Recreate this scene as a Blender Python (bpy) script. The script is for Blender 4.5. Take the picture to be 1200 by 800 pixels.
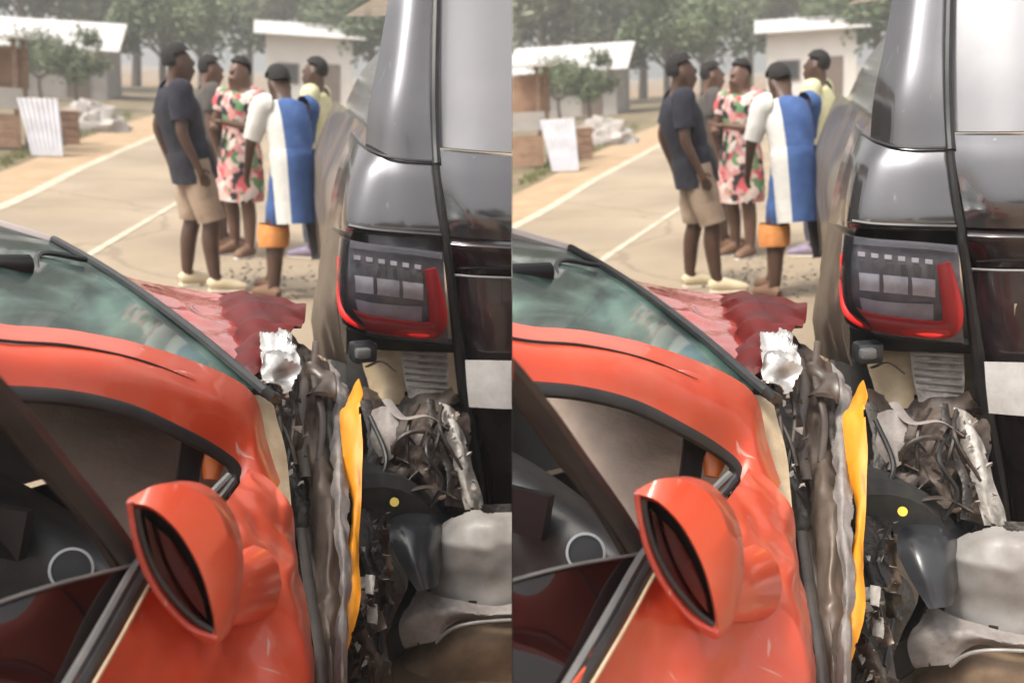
import bpy, bmesh, math, random
from mathutils import Vector, Matrix, noise as mn
for o in list(bpy.data.objects): bpy.data.objects.remove(o)
SC = bpy.context.scene
COL = SC.collection
R = math.radians
# ------------------------------------------------------------------ camera
H = 1.65                      # eye height
cam = bpy.data.cameras.new('camera'); camo = bpy.data.objects.new('camera', cam); COL.objects.link(camo)
PITCH = math.atan(320/1282)     # the viewer looks down a little
camo.location = (0, 0, H); camo.rotation_euler = (R(90)-PITCH, 0, 0)
cam.sensor_width = 36; cam.lens = 37.5
cam.clip_start = 0.02; cam.clip_end = 2000
cam.dof.use_dof = True; cam.dof.focus_distance = 2.4; cam.dof.aperture_fstop = 3.4
SC.camera = camo
# ------------------------------------------------------------------ sky and sun
SUN_EL, SUN_AZ = 60, -125      # azimuth from +Y towards +X
w = bpy.data.worlds.new('World'); SC.world = w; w.use_nodes = True
nt = w.node_tree; nt.nodes.clear()
sky = nt.nodes.new('ShaderNodeTexSky'); sky.sky_type = 'NISHITA'; sky.sun_disc = False
sky.sun_elevation = R(SUN_EL); sky.sun_rotation = R(SUN_AZ)
sky.air_density = 1.0; sky.dust_density = 6.0; sky.ozone_density = 0.6
hs = nt.nodes.new('ShaderNodeHueSaturation'); hs.inputs['Saturation'].default_value = 0.10
hs.inputs['Value'].default_value = 1.0
bg = nt.nodes.new('ShaderNodeBackground'); bg.inputs[1].default_value = 0.15
ow = nt.nodes.new('ShaderNodeOutputWorld')
nt.links.new(sky.outputs[0], hs.inputs['Color']); nt.links.new(hs.outputs[0], bg.inputs[0]); nt.links.new(bg.outputs[0], ow.inputs[0])
sl = bpy.data.lights.new('sun', 'SUN'); sl.energy = 1.5; sl.angle = R(12); sl.color = (1, .90, .74)
so = bpy.data.objects.new('sun', sl); COL.objects.link(so); so.location = (0, 0, 30)
sd = Vector((math.sin(R(SUN_AZ))*math.cos(R(SUN_EL)), math.cos(R(SUN_AZ))*math.cos(R(SUN_EL)), math.sin(R(SUN_EL))))
so.rotation_euler = sd.to_track_quat('Z', 'Y').to_euler()
SC.view_settings.view_transform = 'Standard'; SC.view_settings.look = 'None'
SC.view_settings.exposure = 1.12; SC.view_settings.gamma = 1.0; SC.view_settings.use_curve_mapping = False
SC.render.engine = 'CYCLES'
try:
    SC.cycles.use_denoising = True; SC.cycles.max_bounces = 8; SC.cycles.transparent_max_bounces = 8
except Exception: pass

# ------------------------------------------------------------------ materials
MATS = {}
def pbr(name, c1, c2=None, rough=.5, rough2=None, metal=0.0, coat=0.0, scale=8.0, detail=4, lo=.35, hi=.65,
        bump=0.0, bscale=None, spec=None, dust=None, dust_amt=0.0, dust_scale=3.0, alpha=None, trans=0.0, stretch=None):
    m = bpy.data.materials.new(name); m.use_nodes = True; MATS[name] = m
    t = m.node_tree; N = t.nodes; L = t.links
    p = N['Principled BSDF']
    tc = N.new('ShaderNodeTexCoord'); vec = tc.outputs['Object']
    if stretch:
        mp = N.new('ShaderNodeMapping'); mp.inputs['Scale'].default_value = stretch
        L.new(vec, mp.inputs['Vector']); vec = mp.outputs[0]
    n = N.new('ShaderNodeTexNoise'); n.inputs['Scale'].default_value = scale; n.inputs['Detail'].default_value = detail
    L.new(vec, n.inputs['Vector'])
    rp = N.new('ShaderNodeValToRGB'); rp.color_ramp.elements[0].position = lo; rp.color_ramp.elements[1].position = hi
    rp.color_ramp.elements[0].color = (*c1, 1); rp.color_ramp.elements[1].color = (*(c2 or c1), 1)
    L.new(n.outputs['Fac'], rp.inputs[0]); col = rp.outputs[0]
    if dust:
        n2 = N.new('ShaderNodeTexNoise'); n2.inputs['Scale'].default_value = dust_scale; n2.inputs['Detail'].default_value = 8
        n2.inputs['Roughness'].default_value = .7
        L.new(tc.outputs['Object'], n2.inputs['Vector'])
        mr = N.new('ShaderNodeMapRange'); mr.inputs[1].default_value = .42; mr.inputs[2].default_value = .72
        mr.inputs[3].default_value = 0; mr.inputs[4].default_value = dust_amt
        L.new(n2.outputs['Fac'], mr.inputs[0])
        mx = N.new('ShaderNodeMix'); mx.data_type = 'RGBA'
        L.new(mr.outputs[0], mx.inputs[0]); L.new(col, mx.inputs[6]); mx.inputs[7].default_value = (*dust, 1)
        col = mx.outputs[2]
        ra = N.new('ShaderNodeMath'); ra.operation = 'MULTIPLY_ADD'; L.new(mr.outputs[0], ra.inputs[0])
        ra.inputs[1].default_value = .5; ra.inputs[2].default_value = rough; L.new(ra.outputs[0], p.inputs['Roughness'])
    else:
        p.inputs['Roughness'].default_value = rough
    L.new(col, p.inputs['Base Color'])
    p.inputs['Metallic'].default_value = metal; p.inputs['Coat Weight'].default_value = coat; p.inputs['Coat Roughness'].default_value = .05
    if spec is not None: p.inputs['Specular IOR Level'].default_value = spec
    if trans: p.inputs['Transmission Weight'].default_value = trans
    if alpha is not None: p.inputs['Alpha'].default_value = alpha
    if bump:
        b = N.new('ShaderNodeBump'); b.inputs['Strength'].default_value = bump; b.inputs['Distance'].default_value = .02
        n3 = N.new('ShaderNodeTexNoise'); n3.inputs['Scale'].default_value = bscale or scale*3; n3.inputs['Detail'].default_value = 6
        L.new(tc.outputs['Object'], n3.inputs['Vector']); L.new(n3.outputs['Fac'], b.inputs['Height']); L.new(b.outputs[0], p.inputs['Normal'])
    return m
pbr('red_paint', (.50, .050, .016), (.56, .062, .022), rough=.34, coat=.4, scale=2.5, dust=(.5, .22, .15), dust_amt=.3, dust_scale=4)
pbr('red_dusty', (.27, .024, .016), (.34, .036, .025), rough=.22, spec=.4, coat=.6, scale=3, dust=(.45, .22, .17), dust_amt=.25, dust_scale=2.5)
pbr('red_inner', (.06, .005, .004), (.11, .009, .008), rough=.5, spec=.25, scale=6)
pbr('seam', (.02, .012, .01), rough=.7)
pbr('rubber', (.012, .012, .013), (.02, .02, .02), rough=.42, scale=20)
pbr('trim_grey', (.10, .10, .10), (.15, .145, .14), rough=.4, scale=15)
pbr('frame_grey', (.022, .021, .023), (.036, .034, .035), rough=.5, scale=10)
pbr('dash', (.012, .012, .013), (.02, .02, .021), rough=.5, scale=30, bump=.15, bscale=400)
pbr('black', (.006, .006, .007), rough=.3)
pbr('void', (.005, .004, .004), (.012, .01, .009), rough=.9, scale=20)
pbr('chrome', (.75, .74, .72), (.6, .6, .6), rough=.12, metal=1, scale=10)
pbr('mirror', (.28, .28, .29), rough=.04, metal=1)
pbr('interior_cloth', (.15, .112, .088), (.36, .285, .235), rough=.85, scale=3.2, lo=.3, hi=.7, bump=.3, bscale=30)
pbr('orange', (.55, .15, .02), (.45, .1, .02), rough=.35, scale=12)
pbr('beige_metal', (.40, .30, .19), (.50, .40, .27), rough=.55, scale=9, dust=(.25, .17, .1), dust_amt=.6, dust_scale=14)
pbr('torn_grey', (.11, .08, .062), (.20, .152, .118), rough=.3, metal=.25, scale=2.5, detail=5, lo=.3, hi=.7, dust=(.05, .032, .025), dust_amt=.7, dust_scale=5)
pbr('debris_dark', (.006, .005, .005), (.03, .024, .02), rough=.4, scale=14, detail=8, dust=(.10, .08, .065), dust_amt=.45, dust_scale=16, bump=.4, bscale=50)
pbr('debris_brown', (.012, .008, .007), (.095, .067, .052), rough=.5, scale=9, detail=10, lo=.33, hi=.7, dust=(.20, .16, .135), dust_amt=.5, dust_scale=14, bump=.35, bscale=40)
pbr('debris_light', (.22, .19, .165), (.48, .45, .42), rough=.45, scale=20, detail=6, bump=.3)
pbr('headlight_shard', (.62, .60, .58), (.2, .185, .175), rough=.22, metal=.45, scale=16, lo=.35, hi=.7, detail=8)
pbr('yellow_strip', (.60, .215, .006), (.70, .27, .008), rough=.5, scale=6, dust=(.28, .13, .03), dust_amt=.4, dust_scale=12)
pbr('suv_paint', (.12, .117, .123), (.14, .136, .143), rough=.12, metal=.8, coat=.3, scale=2, dust=(.22, .2, .185), dust_amt=.2, dust_scale=3)
pbr('suv_side', (.07, .056, .046), (.10, .08, .066), rough=.34, metal=.35, coat=.15, scale=2.5, dust=(.26, .19, .13), dust_amt=.6, dust_scale=2.2)
pbr('suv_glass', (.14, .135, .142), rough=.16, spec=.6, coat=.5, dust=(.26, .24, .24), dust_amt=.3, dust_scale=1.2)
pbr('gloss_black', (.012, .007, .009), (.016, .01, .012), rough=.16, coat=.4, scale=4, dust=(.12, .09, .08), dust_amt=.12, dust_scale=8)
pbr('lens_clear', (.58, .58, .60), (.78, .77, .79), rough=.22, metal=.1, coat=.4, scale=30)
pbr('lens_violet', (.34, .32, .35), (.5, .48, .52), rough=.25, coat=.4, scale=16)
pbr('lens_dark', (.08, .08, .09), (.16, .155, .17), rough=.15, coat=.6, scale=24)
pbr('lens_red', (.95, .02, .022), (.95, .04, .036), rough=.35, coat=.2, scale=10)
pbr('plate_white', (.50, .49, .485), (.44, .43, .42), rough=.35, scale=6, dust=(.25, .21, .18), dust_amt=.5, dust_scale=18)
pbr('bumper_silver', (.22, .21, .205), (.29, .28, .27), rough=.5, metal=.05, coat=.08, scale=3, dust=(.15, .115, .09), dust_amt=.6, dust_scale=7)
pbr('bumper_raw', (.20, .175, .165), (.30, .27, .25), rough=.55, scale=9, detail=6, dust=(.10, .08, .07), dust_amt=.5, dust_scale=20, bump=.3)
pbr('liner', (.022, .023, .027), (.035, .036, .04), rough=.28, coat=.2, scale=7)
pbr('torn_plastic', (.03, .022, .018), (.07, .052, .042), rough=.35, scale=4, detail=6, dust=(.16, .12, .095), dust_amt=.5, dust_scale=7)
pbr('pillar_highlight', (.42, .34, .32), (.5, .42, .4), rough=.35, coat=.3, scale=8)  # red pillar coloured pale to carry the sky highlight
pbr('plain_tan', (.24, .16, .10), (.33, .235, .16), rough=.8, scale=6, dust=(.12, .08, .05), dust_amt=.6, dust_scale=9)
pbr('lining', (.16, .165, .165), (.22, .225, .22), rough=.8, scale=6)
pbr('tyre', (.018, .017, .016), (.03, .028, .026), rough=.8, scale=30)
pbr('rim', (.3, .3, .31), rough=.3, metal=.8)
pbr('reflector', (.75, .55, .03), rough=.25, coat=.6)
pbr('wiring', (.012, .01, .009), (.06, .045, .036), rough=.5, scale=40)
# ground family
pbr('vent_ring', (.35, .35, .36), rough=.3, metal=1)
pbr('dirt', (.215, .145, .088), (.29, .205, .13), rough=.95, scale=1.6, detail=10, bump=.5, bscale=12, dust=(.16, .115, .07), dust_amt=.5, dust_scale=.35)
pbr('asphalt', (.225, .175, .122), (.295, .235, .17), rough=.9, scale=.55, detail=12, bump=.3, bscale=60, dust=(.34, .26, .175), dust_amt=.7, dust_scale=.4)
pbr('shoulder', (.30, .20, .115), (.38, .265, .16), rough=.95, scale=2, detail=10, bump=.4, bscale=15)
pbr('line_paint', (.46, .39, .29), (.54, .47, .37), rough=.8, scale=6, detail=8, dust=(.27, .21, .15), dust_amt=.8, dust_scale=4)
pbr('verge', (.12, .085, .05), (.22, .155, .095), rough=.95, scale=1.2, detail=10, bump=.6, bscale=8, dust=(.10, .115, .04), dust_amt=.7, dust_scale=.9)
pbr('grass', (.10, .12, .035), (.19, .18, .07), rough=.8, scale=3)
pbr('leaf_a', (.06, .09, .03), (.12, .14, .06), rough=.55, scale=1.3)
pbr('leaf_b', (.10, .12, .06), (.19, .20, .11), rough=.55, scale=1.3)
pbr('bark', (.10, .075, .055), (.16, .125, .095), rough=.9, scale=8, stretch=(3, 3, .6))
pbr('wall_white', (.62, .59, .55), (.72, .70, .67), rough=.85, scale=1.2, dust=(.42, .33, .25), dust_amt=.5, dust_scale=.6)
pbr('wall_grey', (.30, .27, .25), (.40, .37, .34), rough=.9, scale=1.5)
pbr('tin_roof', (.50, .49, .48), (.60, .59, .58), rough=.5, metal=.1, scale=.8, dust=(.38, .28, .21), dust_amt=.4, dust_scale=.7)
pbr('wood', (.16, .10, .065), (.27, .18, .12), rough=.85, scale=6, stretch=(1, 1, 6))
pbr('wood_red', (.22, .12, .075), (.32, .2, .13), rough=.85, scale=5)
pbr('sheet_metal', (.36, .35, .38), (.47, .46, .49), rough=.5, metal=.1, scale=3, dust=(.30, .25, .2), dust_amt=.5, dust_scale=4)
pbr('window_dark', (.02, .022, .025), rough=.15)
pbr('shutter', (.13, .09, .07), (.17, .12, .09), rough=.7)
pbr('litter', (.68, .66, .62), rough=.6)
# people
pbr('skin_a', (.060, .029, .018), (.085, .042, .026), rough=.48, scale=10)
pbr('skin_b', (.10, .05, .032), (.13, .068, .045), rough=.5, scale=10)
pbr('hair', (.008, .007, .006), (.016, .013, .012), rough=.8, scale=60, bump=.6, bscale=150)
pbr('navy', (.012, .012, .02), (.022, .021, .032), rough=.95, scale=12, bump=.3, bscale=25)
pbr('khaki', (.27, .195, .14), (.35, .26, .19), rough=.9, scale=9, bump=.3, bscale=25)
pbr('cream', (.55, .45, .29), (.62, .52, .36), rough=.7, scale=14)
pbr('sole', (.66, .6, .48), rough=.8)
pbr('blue_cloth', (.035, .075, .21), (.05, .105, .27), rough=.85, scale=9, bump=.3, bscale=25)
pbr('white_cloth', (.52, .505, .475), (.60, .585, .55), rough=.85, scale=9, bump=.3, bscale=25)
pbr('orange_cloth', (.55, .20, .05), (.62, .26, .08), rough=.85, scale=12, bump=.3, bscale=30)
pbr('lime_cloth', (.50, .48, .28), (.58, .55, .36), rough=.85, scale=9, bump=.3, bscale=25)
pbr('denim', (.055, .06, .085), (.08, .085, .115), rough=.9, scale=14, bump=.2, bscale=40)
pbr('purple', (.20, .16, .22), (.26, .21, .29), rough=.6, scale=14)
pbr('dark_cloth', (.05, .045, .042), (.075, .066, .06), rough=.9, scale=10, bump=.3, bscale=25)
pbr('flipflop', (.16, .085, .05), rough=.7)
def lens_cover_mat():
    m = bpy.data.materials.new('lens_cover'); m.use_nodes = True; MATS['lens_cover'] = m; t = m.node_tree; N = t.nodes; L = t.links
    p = N['Principled BSDF']; p.inputs['Base Color'].default_value = (.05, .05, .055, 1); p.inputs['Roughness'].default_value = .05; p.inputs['Coat Weight'].default_value = .5
    tr = N.new('ShaderNodeBsdfTransparent'); tr.inputs[0].default_value = (.93, .92, .94, 1); fr = N.new('ShaderNodeFresnel'); fr.inputs[0].default_value = 1.5
    ad = N.new('ShaderNodeMath'); ad.operation = 'ADD'; ad.inputs[1].default_value = .06; L.new(fr.outputs[0], ad.inputs[0])
    mx = N.new('ShaderNodeMixShader'); L.new(ad.outputs[0], mx.inputs[0]); L.new(tr.outputs[0], mx.inputs[1]); L.new(p.outputs[0], mx.inputs[2]); L.new(mx.outputs[0], N['Material Output'].inputs[0])
lens_cover_mat()
def scratches(name, col, amt=.8):
    "thin pale scratches and chips laid over a paint"
    m = MATS[name]; t = m.node_tree; N = t.nodes; L = t.links; p = N['Principled BSDF']; src = p.inputs['Base Color'].links[0].from_socket
    tc = N.new('ShaderNodeTexCoord'); mx = N.new('ShaderNodeMix'); mx.data_type = 'RGBA'; mx.inputs[7].default_value = (*col, 1)
    fac = None
    for rot, sc, th in (((.4, .3, .9), (2, 70, 9), .70), ((1.2, .8, -.5), (50, 3, 10), .71), ((0, 0, 0), (26, 26, 26), .73)):
        mp = N.new('ShaderNodeMapping'); mp.inputs['Rotation'].default_value = rot; mp.inputs['Scale'].default_value = sc; L.new(tc.outputs['Object'], mp.inputs[0])
        n = N.new('ShaderNodeTexNoise'); n.inputs['Scale'].default_value = 1; n.inputs['Detail'].default_value = 3; L.new(mp.outputs[0], n.inputs['Vector'])
        r = N.new('ShaderNodeMapRange'); r.inputs[1].default_value = th; r.inputs[2].default_value = th+.04; r.inputs[4].default_value = amt; L.new(n.outputs['Fac'], r.inputs[0])
        if fac is None: fac = r.outputs[0]
        else:
            a = N.new('ShaderNodeMath'); a.operation = 'MAXIMUM'; L.new(fac, a.inputs[0]); L.new(r.outputs[0], a.inputs[1]); fac = a.outputs[0]
    L.new(fac, mx.inputs[0]); L.new(src, mx.inputs[6]); L.new(mx.outputs[2], p.inputs['Base Color'])
scratches('red_paint', (.55, .32, .26)); scratches('red_dusty', (.5, .36, .32)); scratches('suv_paint', (.35, .33, .32), .35)
scratches('bumper_silver', (.12, .105, .095), .7); scratches('yellow_strip', (.25, .12, .03), .7)
def cracks(name, col):
    m = MATS[name]; t = m.node_tree; N = t.nodes; L = t.links; p = N['Principled BSDF']; src = p.inputs['Base Color'].links[0].from_socket
    tc = N.new('ShaderNodeTexCoord'); n = N.new('ShaderNodeTexNoise'); n.inputs['Scale'].default_value = 1.5; n.inputs['Detail'].default_value = 5; L.new(tc.outputs['Object'], n.inputs['Vector'])
    mv = N.new('ShaderNodeMix'); mv.data_type = 'VECTOR'; mv.inputs[0].default_value = .35; L.new(tc.outputs['Object'], mv.inputs[4]); L.new(n.outputs['Color'], mv.inputs[5])
    v = N.new('ShaderNodeTexVoronoi'); v.feature = 'DISTANCE_TO_EDGE'; v.inputs['Scale'].default_value = .55; L.new(mv.outputs[1], v.inputs['Vector'])
    r = N.new('ShaderNodeMapRange'); r.inputs[1].default_value = .004; r.inputs[2].default_value = .014; r.inputs[3].default_value = .4; r.inputs[4].default_value = 0; L.new(v.outputs['Distance'], r.inputs[0])
    n2 = N.new('ShaderNodeTexNoise'); n2.inputs['Scale'].default_value = .35; n2.inputs['Detail'].default_value = 9; L.new(tc.outputs['Object'], n2.inputs['Vector'])
    r2 = N.new('ShaderNodeMapRange'); r2.inputs[1].default_value = .54; r2.inputs[2].default_value = .68; r2.inputs[4].default_value = .28; L.new(n2.outputs['Fac'], r2.inputs[0])
    a = N.new('ShaderNodeMath'); a.operation = 'MAXIMUM'; L.new(r.outputs[0], a.inputs[0]); L.new(r2.outputs[0], a.inputs[1])
    mx = N.new('ShaderNodeMix'); mx.data_type = 'RGBA'; mx.inputs[7].default_value = (*col, 1); L.new(a.outputs[0], mx.inputs[0]); L.new(src, mx.inputs[6]); L.new(mx.outputs[2], p.inputs['Base Color'])
cracks('asphalt', (.12, .09, .065))
def haze_mat():
    m = bpy.data.materials.new('haze_air'); m.use_nodes = True; MATS['haze_air'] = m; t = m.node_tree
    t.nodes.remove(t.nodes['Principled BSDF']); v = t.nodes.new('ShaderNodeVolumePrincipled')
    v.inputs['Color'].default_value = (.93, .93, .92, 1); v.inputs['Density'].default_value = .0035; v.inputs['Anisotropy'].default_value = .2
    t.links.new(v.outputs[0], t.nodes['Material Output'].inputs['Volume'])
haze_mat()
def windscreen_mat():
    m = bpy.data.materials.new('windscreen'); m.use_nodes = True; MATS['windscreen'] = m
    t = m.node_tree; N = t.nodes; L = t.links; p = N['Principled BSDF']
    p.inputs['Roughness'].default_value = .25; p.inputs['Coat Weight'].default_value = .5
    tc = N.new('ShaderNodeTexCoord'); n = N.new('ShaderNodeTexNoise'); n.inputs['Scale'].default_value = 1.7; n.inputs['Detail'].default_value = 6; n.inputs['Distortion'].default_value = .6
    mp = N.new('ShaderNodeMapping'); mp.inputs['Scale'].default_value = (3.2, .9, 3.2); mp.inputs['Rotation'].default_value = (0, 0, R(-38))
    L.new(tc.outputs['Object'], mp.inputs[0]); L.new(mp.outputs[0], n.inputs['Vector'])
    rp = N.new('ShaderNodeValToRGB'); rp.color_ramp.elements[0].position = .40; rp.color_ramp.elements[1].position = .66
    rp.color_ramp.elements[0].color = (.012, .035, .03, 1); rp.color_ramp.elements[1].color = (.15, .27, .225, 1)  # dark and pale teal streaks painted in as reflections on the glass
    L.new(n.outputs['Fac'], rp.inputs[0]); L.new(rp.outputs[0], p.inputs['Base Color'])
    tr = N.new('ShaderNodeBsdfTransparent'); tr.inputs[0].default_value = (.16, .30, .26, 1)
    mx = N.new('ShaderNodeMixShader'); mr = N.new('ShaderNodeMapRange'); mr.inputs[1].default_value = .3; mr.inputs[2].default_value = .7
    mr.inputs[3].default_value = .62; mr.inputs[4].default_value = .95
    L.new(n.outputs['Fac'], mr.inputs[0]); L.new(mr.outputs[0], mx.inputs[0]); L.new(tr.outputs[0], mx.inputs[1]); L.new(p.outputs[0], mx.inputs[2])
    L.new(mx.outputs[0], N['Material Output'].inputs[0])
windscreen_mat()
def door_glass_mat():
    m = bpy.data.materials.new('door_glass'); m.use_nodes = True; MATS['door_glass'] = m
    t = m.node_tree; N = t.nodes; L = t.links; p = N['Principled BSDF']
    p.inputs['Base Color'].default_value = (.012, .005, .005, 1); p.inputs['Roughness'].default_value = .05; p.inputs['Coat Weight'].default_value = .6
    tr = N.new('ShaderNodeBsdfTransparent'); tr.inputs[0].default_value = (.2, .16, .16, 1)
    mx = N.new('ShaderNodeMixShader'); mx.inputs[0].default_value = .72
    L.new(tr.outputs[0], mx.inputs[1]); L.new(p.outputs[0], mx.inputs[2]); L.new(mx.outputs[0], N['Material Output'].inputs[0])
door_glass_mat()
def floral_mat():
    m = bpy.data.materials.new('floral'); m.use_nodes = True; MATS['floral'] = m
    t = m.node_tree; N = t.nodes; L = t.links; p = N['Principled BSDF']; p.inputs['Roughness'].default_value = .85
    tc = N.new('ShaderNodeTexCoord'); n = N.new('ShaderNodeTexNoise'); n.inputs['Scale'].default_value = 9; n.inputs['Detail'].default_value = 2
    L.new(tc.outputs['Object'], n.inputs['Vector'])
    mxv = N.new('ShaderNodeMix'); mxv.data_type = 'VECTOR'; mxv.inputs[0].default_value = .12
    L.new(tc.outputs['Object'], mxv.inputs[4]); L.new(n.outputs['Color'], mxv.inputs[5])
    v = N.new('ShaderNodeTexVoronoi'); v.inputs['Scale'].default_value = 19; L.new(mxv.outputs[1], v.inputs['Vector'])
    sp = N.new('ShaderNodeSeparateColor'); L.new(v.outputs['Color'], sp.inputs[0])
    rp = N.new('ShaderNodeValToRGB'); rp.color_ramp.interpolation = 'CONSTANT'
    els = [(0, (.02, .018, .02)), (.20, (.50, .22, .21)), (.46, (.55, .40, .36)), (.66, (.10, .20, .09)), (.8, (.45, .08, .09)), (.88, (.55, .5, .45))]
    rp.color_ramp.elements[0].position = 0; rp.color_ramp.elements[0].color = (*els[0][1], 1)
    rp.color_ramp.elements[1].position = els[1][0]; rp.color_ramp.elements[1].color = (*els[1][1], 1)
    for ps, c in els[2:]:
        e = rp.color_ramp.elements.new(ps); e.color = (*c, 1)
    L.new(sp.outputs[0], rp.inputs[0]); L.new(rp.outputs[0], p.inputs['Base Color'])
floral_mat()

# ------------------------------------------------------------------ the photograph shows the same crash twice, side by side:
# the place is built once in its own coordinates and stands twice, turned about the viewer (a rigid turn, no scaling)
TH = R(13.2)
FX, FY, Y0 = 1320.0, 1282.0, 80.0
CP, SP = math.cos(PITCH), math.sin(PITCH)
def ray(px, py):
    v = (400-py)/FY; return Vector(((px-300)/FX, CP+SP*v, -SP+CP*v))
def U(px, py, d):
    r = ray(px, py); return Vector((0, 0, H))+r*(d/r.y)
class Site: pass
SITE = Site()
def set_site(k):
    SITE.k = k
    rot = Matrix.Rotation(TH if k == 0 else -TH, 4, Vector((0, SP, CP)))
    SITE.m = Matrix.Translation((0, 0, H)) @ rot @ Matrix.Translation((0, 0, -H))
    SITE.n = rot.to_3x3().inverted() @ Vector((1 if k == 0 else -1, 0, 0)); SITE.co = Vector((0, 0, H))-SITE.n*.0008
def place(o, b, rotz=0.0):
    M = SITE.m @ Matrix.Translation(b) @ Matrix.Rotation(rotz, 4, 'Z')
    o.location = M.to_translation(); o.rotation_euler = M.to_euler()
CACHE = {}
def finish_mesh(bm, mat, name, smooth=True, ang=38):
    me = bpy.data.meshes.new(name)
    bm.to_mesh(me); bm.free()
    for m in (mat if isinstance(mat, (list, tuple)) else [mat]): me.materials.append(MATS[m])
    if smooth:
        me.polygons.foreach_set('use_smooth', [True]*len(me.polygons))
        me.set_sharp_from_angle(angle=R(ang))
    return me
def clip(bm):
    "each site ends where the other begins"
    n = SITE.n; co = SITE.co
    if any((v.co-co).dot(n) > 0 for v in bm.verts):
        bmesh.ops.bisect_plane(bm, geom=bm.verts[:]+bm.edges[:]+bm.faces[:], plane_co=co, plane_no=n, clear_outer=True)
    return len(bm.verts) > 0
def tag(o, label=None, cat=None, group=None, kind=None):
    if label: o['label'] = label
    if cat: o['category'] = cat
    if group: o['group'] = group
    if kind: o['kind'] = kind
    return o
def root(name, base, label, cat, group, rotz=0.0):
    o = bpy.data.objects.new(name, None); COL.objects.link(o); o.empty_display_size = .1
    b = Vector(base); place(o, b, rotz); BASES[o.name] = b
    return tag(o, label, cat, group)
BASES = {}
def base_of(o):
    while o.parent: o = o.parent
    return BASES[o.name]
def part(name, bm, mat, parent, smooth=True, ang=38, kind=None, label=None):
    "a mesh given in site coordinates becomes a part of its thing"
    if not clip(bm): bm.free(); return None
    bmesh.ops.translate(bm, verts=bm.verts, vec=-base_of(parent))
    me = finish_mesh(bm, mat, name, smooth, ang)
    o = bpy.data.objects.new(name, me); COL.objects.link(o); o.parent = parent
    if kind: o['kind'] = kind
    if label: o['label'] = label
    return o
def single(name, bm, mat, base, label, cat, group=None, smooth=True, kind=None):
    if not clip(bm): bm.free(); return None
    b = Vector(base); bmesh.ops.translate(bm, verts=bm.verts, vec=-b)
    o = bpy.data.objects.new(name, finish_mesh(bm, mat, name, smooth)); COL.objects.link(o)
    place(o, b); BASES[o.name] = b
    return tag(o, label, cat, group, kind)
# ------------------------------------------------------------------ shape helpers (all return a bmesh)
def cr(a, b, c, d, t):
    t2 = t*t; t3 = t2*t
    return .5*((2*b)+(-a+c)*t+(2*a-5*b+4*c-d)*t2+(-a+3*b-3*c+d)*t3)
def spline(P, n):
    out = []; m = len(P)-1
    for i in range(n+1):
        s = i/n*m; k = min(int(s), m-1); t = s-k
        a = P[k-1] if k > 0 else 2*P[0]-P[1]; d = P[k+2] if k+2 <= m else 2*P[m]-P[m-1]
        out.append(cr(a, P[k], P[k+1], d, t))
    return out
def fbm(p, oct=3):
    s = 0; a = 1; q = Vector(p)
    for i in range(oct):
        s += a*mn.noise(q); q = q*2.1; a *= .5
    return s
def shell(bm, t):
    "give a sheet its thickness, away from its front side"
    bm.normal_update(); F = bm.faces[:]; E = [e for e in bm.edges if e.is_boundary]
    D = {v: bm.verts.new(v.co-v.normal*t) for v in bm.verts[:]}
    for f in F: bm.faces.new([D[v] for v in reversed(f.verts)])
    for e in E:
        a, b = e.verts; f = e.link_faces[0]; L = [l for l in f.loops if l.edge == e][0]
        a, b = L.vert, L.link_loop_next.vert
        bm.faces.new((b, a, D[a], D[b]))
    bm.normal_update()
def patch(grid, nu=16, nv=16, thick=.004, crump=0.0, freq=6.0, ridge=False, rag=0.0, seed=0, px=True, strx=(1, 1, 1), lin=False):
    G = [[U(*p) if px else Vector(p) for p in row] for row in grid]
    if lin:
        pass
    rows = [spline(r, nv) for r in G]
    cols = [spline([rows[i][j] for i in range(len(rows))], nu) for j in range(nv+1)]
    bm = bmesh.new()
    V = [[bm.verts.new(cols[j][i]) for j in range(nv+1)] for i in range(nu+1)]
    for i in range(nu):
        for j in range(nv):
            if rag:
                e = min(i, nu-1-i, j, nv-1-j)
                c = V[i][j].co
                if e < 3 and mn.noise(Vector((c.x*23+seed, c.y*23, c.z*23))) + (rag-.5) > .12+e*.22: continue
            bm.faces.new((V[i][j], V[i][j+1], V[i+1][j+1], V[i+1][j]))
    for v in [v for v in bm.verts if not v.link_faces]: bm.verts.remove(v)
    bm.normal_update()
    # faces look towards the viewer's side
    s = sum(f.normal.dot(Vector((0, 0, H))-f.calc_center_median()) for f in bm.faces)
    if s < 0: bmesh.ops.reverse_faces(bm, faces=bm.faces[:]); bm.normal_update()
    if crump:
        off = {}
        for v in bm.verts:
            q = Vector((v.co.x*strx[0], v.co.y*strx[1], v.co.z*strx[2]))*freq + Vector((seed*3.1, seed*1.7, 0))
            f = fbm(q)
            if ridge: f = (1-abs(f)*2.2)
            off[v] = v.normal*f*crump + Vector((mn.noise(q+Vector((9, 0, 0))), mn.noise(q+Vector((0, 9, 0))), 0))*crump*.5
        for v, d in off.items(): v.co += d
        bm.normal_update()
    if thick: shell(bm, thick)
    return bm
def frames(P):
    n = len(P); T = [(P[min(i+1, n-1)]-P[max(i-1, 0)]).normalized() for i in range(n)]
    return T
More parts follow.
